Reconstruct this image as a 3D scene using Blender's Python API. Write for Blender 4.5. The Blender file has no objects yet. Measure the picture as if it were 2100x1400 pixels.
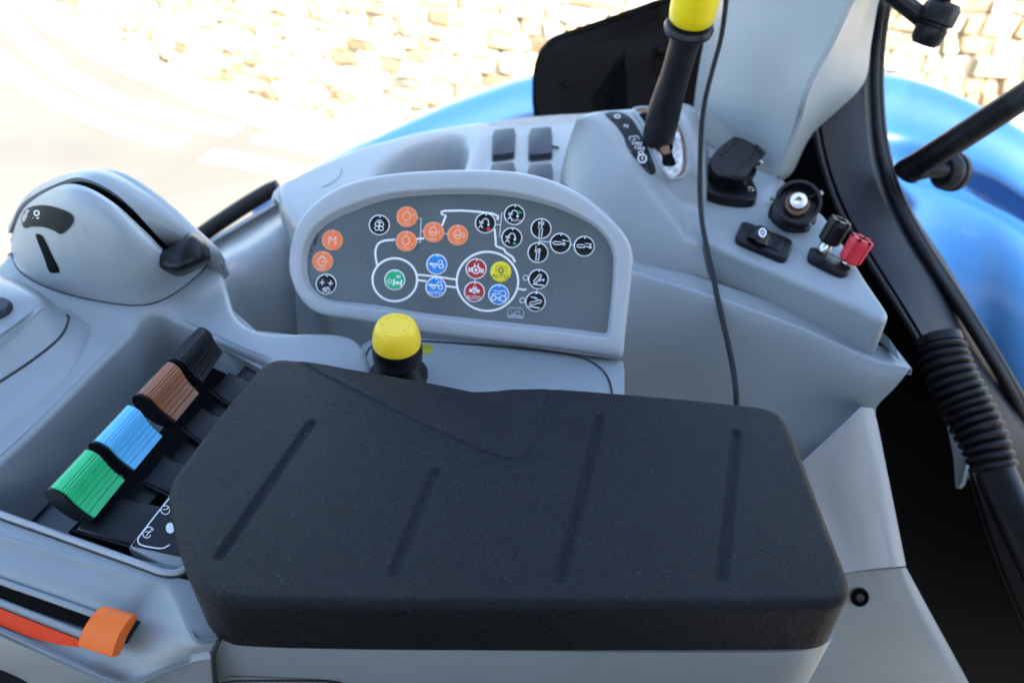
import bpy, bmesh, math, random
from mathutils import Vector, geometry, noise
random.seed(4)
R = math.radians
C = bpy.context.scene.collection
S = bpy.context.scene

# ---------------------------------------------------------------- camera, sky, sun, exposure
F, H, PITCH = 1648.0, 0.40, R(39)
cam = bpy.data.cameras.new('camera'); camo = bpy.data.objects.new('camera', cam); C.objects.link(camo)
camo.location = (0, 0, H); camo.rotation_euler = (R(90) - PITCH, 0, 0)
cam.sensor_width = 36; cam.lens = 36 * F / 2100; cam.clip_start = 0.02; cam.clip_end = 300
cam.dof.use_dof = True; cam.dof.focus_distance = 0.58; cam.dof.aperture_fstop = 5.6
S.camera = camo
SUN_EL, SUN_AZ = R(46), R(150)      # azimuth of the sun, clockwise from +Y
w = bpy.data.worlds.new('World'); S.world = w; w.use_nodes = True
nt = w.node_tree
sky = nt.nodes.new('ShaderNodeTexSky'); sky.sky_type = 'NISHITA'; sky.sun_disc = False
sky.sun_elevation = SUN_EL; sky.sun_rotation = SUN_AZ
nt.links.new(sky.outputs[0], nt.nodes['Background'].inputs[0]); nt.nodes['Background'].inputs[1].default_value = 0.10
sl = bpy.data.lights.new('sun', 'SUN'); sl.energy = 5.0; sl.angle = R(0.5); sl.color = (1, 0.94, 0.85)
so = bpy.data.objects.new('sun', sl); C.objects.link(so)
sd = Vector((math.sin(SUN_AZ) * math.cos(SUN_EL), math.cos(SUN_AZ) * math.cos(SUN_EL), math.sin(SUN_EL)))
so.rotation_euler = sd.to_track_quat('Z', 'Y').to_euler()
S.view_settings.view_transform = 'Standard'; S.view_settings.look = 'None'
S.view_settings.exposure = 3.0; S.view_settings.gamma = 1; S.view_settings.use_curve_mapping = False

# ---------------------------------------------------------------- placing helpers
CAM = Vector((0, 0, H))
def ray(px, py):
    a = (px - 1050) / F; b = (py - 700) / F
    return Vector((a, math.cos(PITCH) - b * math.sin(PITCH), -math.sin(PITCH) - b * math.cos(PITCH)))
def U(px, py, z):
    d = ray(px, py); return CAM + d * ((z - H) / d.z)
def UY(px, py, y):
    d = ray(px, py); return CAM + d * (y / d.y)
def UD(px, py, D): return CAM + ray(px, py) * D
def PL(px, py, p0, n):
    d = ray(px, py); return CAM + d * ((p0 - CAM).dot(n) / d.dot(n))
def crom(p0, p1, p2, p3, t):
    t2 = t * t; t3 = t2 * t
    return 0.5 * ((2 * p1) + (p2 - p0) * t + (2 * p0 - 5 * p1 + 4 * p2 - p3) * t2 + (3 * p1 - p0 - 3 * p2 + p3) * t3)
def spl(pts, n=6, closed=False):
    P = [Vector(p) for p in pts]; m = len(P); out = []
    for i in range(m if closed else m - 1):
        if closed: a, b, c, d = P[i - 1], P[i], P[(i + 1) % m], P[(i + 2) % m]
        else:
            b, c = P[i], P[i + 1]
            a = P[i - 1] if i else 2 * b - c
            d = P[i + 2] if i + 2 < m else 2 * c - b
        for k in range(n): out.append(crom(a, b, c, d, k / n))
    if not closed: out.append(P[-1])
    return out
def resample(P, n, closed=True):
    Q = list(P) + ([P[0]] if closed else [])
    L = [0]
    for a, b in zip(Q, Q[1:]): L.append(L[-1] + (b - a).length)
    out = []; j = 0
    for i in range(n):
        s = L[-1] * i / (n if closed else n - 1)
        while j < len(L) - 2 and L[j + 1] < s: j += 1
        t = (s - L[j]) / max(1e-9, L[j + 1] - L[j]); out.append(Q[j].lerp(Q[j + 1], min(1, t)))
    return out
def lerp(a, b, t): return a + (b - a) * t
def sm(a, b, x):
    t = max(0, min(1, (x - a) / (b - a))); return t * t * (3 - 2 * t)
def inpoly(x, y, poly):
    c = False; j = len(poly) - 1
    for i in range(len(poly)):
        xi, yi = poly[i][0], poly[i][1]; xj, yj = poly[j][0], poly[j][1]
        if (yi > y) != (yj > y) and x < (xj - xi) * (y - yi) / (yj - yi) + xi: c = not c
        j = i
    return c
def segd(px, py, a, b):
    ax, ay, bx, by = a[0], a[1], b[0], b[1]; dx, dy = bx - ax, by - ay
    t = max(0, min(1, ((px - ax) * dx + (py - ay) * dy) / (dx * dx + dy * dy)))
    return math.hypot(px - ax - t * dx, py - ay - t * dy)
def polyd(px, py, poly):
    return min(segd(px, py, poly[i - 1], poly[i]) for i in range(len(poly)))

# ---------------------------------------------------------------- materials
def mat(name, col, rough=0.5, metal=0, bump=0, bscale=400, var=0, vscale=6, spec=0.5, coat=0, dust=0, kind='noise'):
    m = bpy.data.materials.new(name); m.use_nodes = True; t = m.node_tree; b = t.nodes['Principled BSDF']
    b.inputs['Base Color'].default_value = (*col, 1); b.inputs['Roughness'].default_value = rough
    b.inputs['Metallic'].default_value = metal; b.inputs['Specular IOR Level'].default_value = spec
    b.inputs['Coat Weight'].default_value = coat
    tc = t.nodes.new('ShaderNodeTexCoord')
    if bump:
        if kind == 'leather':
            n1 = t.nodes.new('ShaderNodeTexNoise'); n1.inputs['Scale'].default_value = bscale * .5; n1.inputs['Detail'].default_value = 2
            t.links.new(tc.outputs['Object'], n1.inputs['Vector'])
            mx = t.nodes.new('ShaderNodeMixRGB'); mx.blend_type = 'ADD'; mx.inputs[0].default_value = .006
            t.links.new(tc.outputs['Object'], mx.inputs[1]); t.links.new(n1.outputs['Color'], mx.inputs[2])
            n = t.nodes.new('ShaderNodeTexVoronoi'); n.feature = 'DISTANCE_TO_EDGE'; n.inputs['Scale'].default_value = bscale
            t.links.new(mx.outputs[0], n.inputs['Vector'])
            rp = t.nodes.new('ShaderNodeMath'); rp.operation = 'MINIMUM'; rp.inputs[1].default_value = .28
            t.links.new(n.outputs['Distance'], rp.inputs[0]); hsrc = rp.outputs[0]
        else:
            n = t.nodes.new('ShaderNodeTexNoise'); n.inputs['Scale'].default_value = bscale; n.inputs['Detail'].default_value = 3
            t.links.new(tc.outputs['Object'], n.inputs['Vector']); hsrc = n.outputs['Fac']
        bp = t.nodes.new('ShaderNodeBump'); bp.inputs['Strength'].default_value = bump; bp.inputs['Distance'].default_value = 0.001
        t.links.new(hsrc, bp.inputs['Height']); t.links.new(bp.outputs[0], b.inputs['Normal'])
    if var:
        n = t.nodes.new('ShaderNodeTexNoise'); n.inputs['Scale'].default_value = vscale; n.inputs['Detail'].default_value = 6
        t.links.new(tc.outputs['Object'], n.inputs['Vector'])
        r = t.nodes.new('ShaderNodeValToRGB'); r.color_ramp.elements[0].position = .3; r.color_ramp.elements[1].position = .7
        r.color_ramp.elements[0].color = (*[c * (1 - var) for c in col], 1); r.color_ramp.elements[1].color = (*[min(1, c * (1 + var)) for c in col], 1)
        t.links.new(n.outputs['Fac'], r.inputs[0]); last = r.outputs[0]
        if dust:
            n2 = t.nodes.new('ShaderNodeTexNoise'); n2.inputs['Scale'].default_value = 900; n2.inputs['Detail'].default_value = 1
            t.links.new(tc.outputs['Object'], n2.inputs['Vector'])
            r2 = t.nodes.new('ShaderNodeValToRGB'); r2.color_ramp.elements[0].position = .76; r2.color_ramp.elements[1].position = .8
            t.links.new(n2.outputs['Fac'], r2.inputs[0])
            mm = t.nodes.new('ShaderNodeMath'); mm.operation = 'MULTIPLY'; mm.inputs[1].default_value = dust
            t.links.new(r2.outputs[0], mm.inputs[0])
            mx2 = t.nodes.new('ShaderNodeMixRGB'); mx2.inputs[2].default_value = (.35, .34, .33, 1)
            t.links.new(mm.outputs[0], mx2.inputs[0]); t.links.new(last, mx2.inputs[1]); last = mx2.outputs[0]
        t.links.new(last, b.inputs['Base Color'])
        n3 = t.nodes.new('ShaderNodeTexNoise'); n3.inputs['Scale'].default_value = vscale * 3; n3.inputs['Detail'].default_value = 5
        t.links.new(tc.outputs['Object'], n3.inputs['Vector'])
        mr = t.nodes.new('ShaderNodeMapRange'); mr.inputs[3].default_value = rough - .08; mr.inputs[4].default_value = rough + .08
        t.links.new(n3.outputs['Fac'], mr.inputs[0]); t.links.new(mr.outputs[0], b.inputs['Roughness'])
    return m
M = {
 'grey': mat('grey moulded plastic', (.258, .294, .308), .36, bump=.16, bscale=1300, var=.07, vscale=9, dust=.16),
 'pale': mat('pale grey bezel plastic', (.365, .392, .415), .36, bump=.12, bscale=1500, var=.05, vscale=9),
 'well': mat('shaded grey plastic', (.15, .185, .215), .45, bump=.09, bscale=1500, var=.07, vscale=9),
 'face': mat('grey membrane', (.095, .117, .124), .30, var=.14, vscale=14),
 'black': mat('black plastic', (.005, .0055, .007), .36, spec=.28, bump=.08, bscale=900, var=.2, vscale=20),
 'deep': mat('matt black lining', (.003, .003, .004), .8, var=.2, spec=.06),
 'sticker': mat('matt black sticker', (.006, .007, .008), .65, var=.2, spec=.12),
 'bracket': mat('dull black moulding', (.0008, .0008, .001), 1.0, spec=0),
 'switch': mat('slate grey switch blank', (.022, .029, .042), .45, spec=.3, bump=.1, bscale=1500, var=.08),
 'vinyl': mat('black grained vinyl', (.0068, .0084, .0118), .40, spec=.18, bump=1.0, bscale=640, var=.14, vscale=10, kind='leather', dust=.55),
 'rubber': mat('black rubber', (.007, .007, .009), .45, spec=.3, bump=.1, bscale=700, var=.25, vscale=15),
 'post': mat('satin black paint', (.007, .007, .012), .42, spec=.22, var=.2, vscale=8, bump=.05, bscale=500),
 'yellow': mat('yellow plastic', (.88, .60, .02), .42, var=.05, vscale=30, bump=.04, bscale=1200),
 'yellow2': mat('bright yellow plastic', (.75, .58, .0), .35, var=.04),
 'orange': mat('orange plastic', (.95, .18, .02), .48, spec=.3, var=.05, vscale=30, bump=.05, bscale=1200),
 'red': mat('red paint stripe', (.80, .055, .008), .6, spec=.2, var=.06),
 'redk': mat('red knob plastic', (.62, .02, .035), .45, var=.1, vscale=40),
 'green': mat('green plastic', (.03, .55, .20), .42, var=.05, vscale=30, bump=.04, bscale=1200),
 'blue': mat('light blue plastic', (.13, .52, .82), .42, var=.05, vscale=30, bump=.04, bscale=1200),
 'brown': mat('brown plastic', (.27, .10, .042), .42, var=.07, vscale=30, bump=.04, bscale=1200),
 'ink': mat('white ink', (.84, .85, .86), .5, var=.03),
 'fadeink': mat('worn grey ink', (.33, .38, .43), .5, var=.2, vscale=60),
 'b_orange': mat('orange button print', (.95, .20, .05), .35, var=.05, vscale=30),
 'b_black': mat('black button print', (.006, .008, .010), .28, spec=.25, var=.1, vscale=30),
 'b_blue': mat('blue button print', (.02, .21, .60), .3, var=.05, vscale=30),
 'b_red': mat('red button print', (.42, .01, .02), .3, var=.05, vscale=30),
 'b_green': mat('green button print', (.01, .40, .16), .3, var=.05, vscale=30),
 'b_yellow': mat('yellow button print', (.80, .68, .02), .35, var=.05, vscale=30),
 'peach': mat('pale orange ink', (.90, .42, .26), .5, var=.03),
 'pink': mat('pink white ink', (.80, .58, .52), .5, var=.03),
 'chrome': mat('zinc plated steel', (.62, .62, .6), .25, metal=1, var=.1, vscale=60),
 'flake': mat('scuffed zinc plate', (.55, .58, .60), .45, metal=.3, var=.45, vscale=160, bump=.6, bscale=500),
 'rust': mat('rusty steel edge', (.22, .12, .07), .7, var=.3, vscale=80),
 'lens': mat('yellow green lens', (.32, .30, .01), .25, var=.3, vscale=120),
 'paint': mat('glossy blue paint', (.014, .06, .18), .3, coat=.35, var=.06, vscale=3),
 'seam': mat('dark seam', (.02, .025, .03), .7),
 'asphalt': mat('worn asphalt', (.079, .075, .067), .85, bump=.8, bscale=60, var=.12, vscale=1.2),
 'line': mat('white road paint', (.72, .72, .66), .7, var=.08, vscale=8),
 'verge': mat('dusty verge', (.24, .20, .15), .9, bump=.8, bscale=40, var=.2, vscale=3),
}
def stone_mat():
    m = bpy.data.materials.new('rubble stone'); m.use_nodes = True; t = m.node_tree; b = t.nodes['Principled BSDF']
    b.inputs['Roughness'].default_value = .9
    at = t.nodes.new('ShaderNodeVertexColor'); at.layer_name = 'tone'
    tc = t.nodes.new('ShaderNodeTexCoord'); n = t.nodes.new('ShaderNodeTexNoise'); n.inputs['Scale'].default_value = 9; n.inputs['Detail'].default_value = 8
    t.links.new(tc.outputs['Object'], n.inputs['Vector'])
    mr = t.nodes.new('ShaderNodeMapRange'); mr.inputs[3].default_value = .6; mr.inputs[4].default_value = 1.4
    t.links.new(n.outputs['Fac'], mr.inputs[0])
    mx = t.nodes.new('ShaderNodeVectorMath'); mx.operation = 'SCALE'
    t.links.new(at.outputs['Color'], mx.inputs[0]); t.links.new(mr.outputs[0], mx.inputs['Scale'])
    t.links.new(mx.outputs[0], b.inputs['Base Color'])
    bp = t.nodes.new('ShaderNodeBump'); bp.inputs['Distance'].default_value = .02; bp.inputs['Strength'].default_value = .7
    t.links.new(n.outputs['Fac'], bp.inputs['Height']); t.links.new(bp.outputs[0], b.inputs['Normal'])
    return m
M['stone'] = stone_mat()
def glass_mat():
    m = bpy.data.materials.new('clear glass'); m.use_nodes = True; t = m.node_tree
    out = t.nodes['Material Output']; t.nodes.remove(t.nodes['Principled BSDF'])
    tr = t.nodes.new('ShaderNodeBsdfTransparent'); tr.inputs[0].default_value = (.97, .985, .98, 1)
    gl = t.nodes.new('ShaderNodeBsdfGlossy'); gl.inputs['Roughness'].default_value = .02
    lw = t.nodes.new('ShaderNodeLayerWeight'); pw = t.nodes.new('ShaderNodeMath'); pw.operation = 'POWER'; pw.inputs[1].default_value = 5
    t.links.new(lw.outputs['Facing'], pw.inputs[0]); fr = t.nodes.new('ShaderNodeMath'); fr.operation = 'MULTIPLY_ADD'; fr.inputs[1].default_value = .9; fr.inputs[2].default_value = .010
    t.links.new(pw.outputs[0], fr.inputs[0])
    mx = t.nodes.new('ShaderNodeMixShader')
    t.links.new(fr.outputs[0], mx.inputs[0]); t.links.new(tr.outputs[0], mx.inputs[1]); t.links.new(gl.outputs[0], mx.inputs[2])
    t.links.new(mx.outputs[0], out.inputs[0]); return m
M['glass'] = glass_mat()

# ---------------------------------------------------------------- object helpers
ORG = {}
def tag(o, label, cat, group=None):
    o['label'] = label; o['category'] = cat
    if group: o['group'] = group
    return o
def thing(name, label, cat, loc, group=None):
    o = bpy.data.objects.new(name, None); o.empty_display_size = .02; C.objects.link(o); o.location = loc
    ORG[o] = Vector(loc); return tag(o, label, cat, group)
def link_mesh(name, me, m, parent=None, label=None):
    vs = me.vertices
    lo = Vector([min(v.co[i] for v in vs) for i in range(3)]); hi = Vector([max(v.co[i] for v in vs) for i in range(3)])
    c = Vector(((lo.x + hi.x) / 2, (lo.y + hi.y) / 2, lo.z))
    for v in vs: v.co -= c
    o = bpy.data.objects.new(name, me); C.objects.link(o)
    for x in (m if isinstance(m, (list, tuple)) else [m]): me.materials.append(M[x])
    ORG[o] = c
    if parent: o.parent = parent; o.location = c - ORG[parent]
    else: o.location = c
    if label: o['label'] = label
    return o
def mk(name, V, Fc, m, parent=None, label=None, face=None, angle=None, recalc=False):
    bm = bmesh.new(); vs = [bm.verts.new(v) for v in V]
    for f in Fc:
        try: bm.faces.new([vs[i] for i in f])
        except ValueError: pass
    return fin(name, bm, m, parent, label, face, angle, recalc)
def fin(name, bm, m, parent=None, label=None, face=None, angle=None, recalc=True):
    if recalc: bmesh.ops.recalc_face_normals(bm, faces=bm.faces)
    if face is not None:                     # open sheet: make the normals look towards a point
        bm.normal_update(); s = 0
        for f in bm.faces: s += f.normal.dot((face - f.calc_center_median()).normalized()) * f.calc_area()
        if s < 0: bmesh.ops.reverse_faces(bm, faces=bm.faces)
    me = bpy.data.meshes.new(name); bm.to_mesh(me); bm.free()
    for p in me.polygons: p.use_smooth = True
    me.set_sharp_from_angle(angle=R(angle if angle else 50))
    return link_mesh(name, me, m, parent, label)
def join(bm, V, Fc, mi=0):
    vs = [bm.verts.new(v) for v in V]
    for f in Fc:
        try: bm.faces.new([vs[i] for i in f]).material_index = mi
        except ValueError: pass
def gridsurf(rows, n=6, m_=6):
    rr = [spl(r, n) for r in rows]; cols = list(zip(*rr)); cc = [spl(c, m_) for c in cols]
    nu = len(cc); nv = len(cc[0])
    V = [cc[i][j] for j in range(nv) for i in range(nu)]
    Fc = [(j * nu + i, j * nu + i + 1, (j + 1) * nu + i + 1, (j + 1) * nu + i) for j in range(nv - 1) for i in range(nu - 1)]
    return V, Fc, nu, nv
def patch(name, rows, m, parent=None, n=6, m_=6, thick=.003, label=None, angle=50):
    """smooth sheet through a grid of world points, with real thickness behind it"""
    V, Fc, nu, nv = gridsurf(rows, n, m_)
    bm = bmesh.new(); join(bm, V, Fc); bm.normal_update()
    s = sum(f.normal.dot((CAM - f.calc_center_median())) * f.calc_area() for f in bm.faces)
    if s < 0: bmesh.ops.reverse_faces(bm, faces=bm.faces)
    bm.normal_update(); bm.verts.ensure_lookup_table()
    Q = [v.co - v.normal * thick for v in bm.verts]
    back = [bm.verts.new(q) for q in Q]
    bm.verts.ensure_lookup_table(); bm.verts.index_update()
    fs = list(bm.faces); be = [e for e in bm.edges if len(e.link_faces) == 1]
    for f in fs: bm.faces.new([back[v.index] for v in reversed(f.verts)])
    for e in be:
        l = e.link_loops[0]; a = l.vert; b = l.link_loop_next.vert
        bm.faces.new([b, a, back[a.index], back[b.index]])
    return fin(name, bm, m, parent, label, angle=angle, recalc=False)
def slabbm(top, d, bev=0, seg=3, bm=None, scale=1.0):
    bm = bm or bmesh.new(); c = sum(top, Vector()) / len(top)
    a = [bm.verts.new(p) for p in top]; b = [bm.verts.new(c + (p - c) * scale + d) for p in top]; n = len(top)
    ft = bm.faces.new(a); bm.faces.new(list(reversed(b)))
    for i in range(n): bm.faces.new([a[(i + 1) % n], a[i], b[i], b[(i + 1) % n]])
    if bev:
        bmesh.ops.bevel(bm, geom=list(ft.edges), offset=bev, segments=seg, profile=.5, affect='EDGES', clamp_overlap=True)
    return bm
def slab(name, top, d, m, parent=None, bev=0, seg=3, label=None, scale=1.0, angle=40):
    return fin(name, slabbm(top, Vector(d), bev, seg, None, scale), m, parent, label, angle=angle)
def tubebm(bm, path, rad, k=12, closed=False, mi=0):
    P = [Vector(p) for p in path]; n = len(P)
    r = rad if callable(rad) else (lambda t: rad)
    t0 = (P[1] - P[0]).normalized(); up = Vector((0, 0, 1)) if abs(t0.z) < .9 else Vector((1, 0, 0))
    u = t0.cross(up).normalized(); rings = []
    for i in range(n):
        if closed: t = (P[(i + 1) % n] - P[i - 1]).normalized()
        else: t = (P[min(n - 1, i + 1)] - P[max(0, i - 1)]).normalized()
        u = (u - t * u.dot(t)).normalized(); v = t.cross(u); q = r(i / max(1, n - 1))
        rings.append([bm.verts.new(P[i] + (u * math.cos(2 * math.pi * j / k) + v * math.sin(2 * math.pi * j / k)) * q) for j in range(k)])
    for i in range(n if closed else n - 1):
        A, B = rings[i], rings[(i + 1) % n]
        for j in range(k): bm.faces.new([A[j], A[(j + 1) % k], B[(j + 1) % k], B[j]]).material_index = mi
    if not closed:
        bm.faces.new(list(reversed(rings[0]))).material_index = mi; bm.faces.new(rings[-1]).material_index = mi
    return bm
def tube(name, path, rad, m, parent=None, k=12, closed=False, label=None):
    return fin(name, tubebm(bmesh.new(), path, rad, k, closed), m, parent, label)
def frame(axis, ref=Vector((1, 0, 0))):
    z = axis.normalized(); x = (ref - z * ref.dot(z)).normalized(); return x, z.cross(x), z
def lathebm(bm, o, axis, prof, k=40, ref=Vector((1, 0, 0)), rfun=None, mi=0):
    x, y, z = frame(axis, ref); rings = []
    for r, h in prof:
        if r < 1e-6: rings.append([bm.verts.new(o + z * h)])
        else: rings.append([bm.verts.new(o + z * h + (x * math.cos(2 * math.pi * j / k) + y * math.sin(2 * math.pi * j / k)) * r * (rfun(j / k, h) if rfun else 1)) for j in range(k)])
    for A, B in zip(rings, rings[1:]):
        for j in range(k):
            j2 = (j + 1) % k
            if len(A) == 1 and len(B) == 1: continue
            if len(A) == 1: bm.faces.new([A[0], B[j], B[j2]]).material_index = mi
            elif len(B) == 1: bm.faces.new([A[j], B[0], A[j2]]).material_index = mi
            else: bm.faces.new([A[j], A[j2], B[j2], B[j]]).material_index = mi
    return bm
def lathe(name, o, axis, prof, m, parent=None, k=40, label=None, rfun=None, angle=40, ref=Vector((1, 0, 0))):
    return fin(name, lathebm(bmesh.new(), o, axis, prof, k, ref, rfun), m, parent, label, angle=angle)
from mathutils.bvhtree import BVHTree
def onto(obj):
    """points on the surface of obj seen at a pixel, a little proud of it"""
    c = ORG[obj]; t = BVHTree.FromPolygons([v.co + c for v in obj.data.vertices], [tuple(p.vertices) for p in obj.data.polygons]); last = [CAM + ray(1050, 700)]
    def fn(px, py, off=0):
        d = ray(px, py).normalized(); h = t.ray_cast(CAM, d)
        if h[0] is None: return CAM + d * (last[0] - CAM).length
        last[0] = h[0]; return h[0] - d * (off + .0003)
    return fn
def cushion(name, outline, ztop, wall, rr, m, parent=None, step=.004, seg=5, label=None, base=None):
    """closed outline (world xy, closed list), rounded top edge of radius rr, ztop(x,y), walls down to z=wall"""
    P = [Vector((p.x, p.y)) for p in outline]; n = len(P)
    if sum(P[i - 1].x * P[i].y - P[i].x * P[i - 1].y for i in range(n)) < 0: P.reverse()
    def inset(d):
        out = []
        for i in range(n):
            t = (P[(i + 1) % n] - P[i - 1]).normalized(); out.append(P[i] + Vector((-t.y, t.x)) * d)
        return out
    rings = []
    V = []; Fc = []
    def ring(Q, zf):
        s = len(V)
        for q in Q: V.append(Vector((q.x, q.y, zf(q.x, q.y))))
        rings.append(s)
    ring(P, lambda x, y: wall)
    for k in range(seg + 1):
        a = math.pi / 2 * k / seg
        ring(inset(rr * (1 - math.cos(a))), lambda x, y, a=a: ztop(x, y) - rr * (1 - math.sin(a)))
    for a, b in zip(rings, rings[1:]):
        for i in range(n):
            j = (i + 1) % n; Fc.append((a + i, a + j, b + j, b + i))
    inner = inset(rr); s0 = rings[-1]
    x0 = min(p.x for p in inner); x1 = max(p.x for p in inner); y0 = min(p.y for p in inner); y1 = max(p.y for p in inner)
    pts = list(inner); fill = []
    nx = int((x1 - x0) / step); ny = int((y1 - y0) / step)
    sh = inset(rr + step * .5); cl = [(p.x, p.y) for p in sh]
    for i in range(nx + 1):
        for j in range(ny + 1):
            x = x0 + step * (i + .5 * (j % 2)); y = y0 + step * j
            if inpoly(x, y, cl): pts.append(Vector((x, y)))
    res = geometry.delaunay_2d_cdt(pts, [], [list(range(n))], 1, 1e-6)
    mp = {}
    for k, (co, orig) in enumerate(zip(res[0], res[3])):
        o = [q for q in orig if q < n]
        if o: mp[k] = s0 + o[0]
        else: mp[k] = len(V); V.append(Vector((co.x, co.y, ztop(co.x, co.y))))
    for f in res[2]: Fc.append(tuple(mp[q] for q in f))
    b0 = rings[0]; Fc.append(tuple(b0 + i for i in reversed(range(n))))
    return mk(name, V, Fc, m, parent, label, recalc=True, angle=70)
def blob(name, outline, p0, nrm, hgt, m, parent=None, back=None, label=None, power=.5, seg=8):
    """rounded lump whose rim is an outline (px) on a plane, bulging by hgt along nrm"""
    P = resample(spl([Vector((*q, 0)) for q in outline], 6, True), 64)
    Q = [PL(p.x, p.y, p0, nrm) for p in P]; c = sum(Q, Vector()) / len(Q); bm = bmesh.new(); rings = []
    ks = [i / seg for i in range(seg)]
    for t in [-q for q in reversed(ks[1:])] + ks:
        s = (1 - abs(t) ** 2.2) ** power; h = hgt if t >= 0 else (back or hgt)
        rings.append([bm.verts.new(c + (q - c) * s + nrm * (h * t)) for q in Q])
    for A, B in zip(rings, rings[1:]):
        for j in range(64): bm.faces.new([A[j], A[(j + 1) % 64], B[(j + 1) % 64], B[j]])
    bm.faces.new(rings[-1]); bm.faces.new(list(reversed(rings[0])))
    return fin(name, bm, m, parent, label, angle=60)

def plate(name, pts, fn, m_, parent, th_=.003):
    P = resample(spl([Vector((*p, 0)) for p in pts], 4, True), 48); c = sum(P, Vector()) / 48; bm = bmesh.new(); rings = []
    for s_ in (1, .75, .5, .25): rings.append([bm.verts.new(fn(c.x + (p.x - c.x) * s_, c.y + (p.y - c.y) * s_)) for p in P])
    ce = bm.verts.new(fn(c.x, c.y)); bk = [bm.verts.new(v.co - (CAM - v.co).normalized() * th_) for v in rings[0]]
    rings.insert(0, bk)
    for A, B in zip(rings, rings[1:]):
        for j in range(48): bm.faces.new([A[j - 1], A[j], B[j], B[j - 1]])
    for j in range(48): bm.faces.new([rings[-1][j - 1], rings[-1][j], ce])
    return fin(name, bm, m_, parent, angle=50)

# ================================================================ SETTING: road, wall
GZ = -1.9
def sheet(name, pts, m, kind=None, z=None):
    o = mk(name, [Vector(p) for p in pts], [tuple(range(len(pts)))], m, face=Vector((0, 0, 50)))
    if kind: o['kind'] = kind
    return o
sheet('ground', [(-150, -150, GZ), (150, -150, GZ), (150, 200, GZ), (-150, 200, GZ)], 'asphalt', 'structure')
def roadline(ctr, hw, z):
    P = spl([Vector((*p, 0)) for p in ctr], 8); V = []; n = len(P)
    for i, p in enumerate(P):
        a = U(p.x, p.y, z); b = U(*[(P[min(n - 1, i + 1)])[k] for k in (0, 1)], z); c = U(*[(P[max(0, i - 1)])[k] for k in (0, 1)], z)
        t = (b - c).normalized(); s = Vector((-t.y, t.x, 0)); V += [a + s * hw, a - s * hw]
    return V, [(2 * i, 2 * i + 1, 2 * i + 3, 2 * i + 2) for i in range(n - 1)]
for ctr in ([(-120, -160), (-50, -60), (10, 30), (95, 122), (185, 182), (280, 222), (380, 247), (485, 268)],
            [(-160, -40), (-60, 70), (0, 125), (90, 190), (190, 237), (290, 275), (375, 290)],
            [(528, 280), (620, 295), (720, 312), (860, 330)],
            [(425, 318), (520, 333), (620, 356), (760, 385)]):
    V, Fc = roadline(ctr, .075, GZ + .004)
    o = mk('road_marking', V, Fc, 'line', face=Vector((0, 0, 50))); o['kind'] = 'structure'
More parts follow.
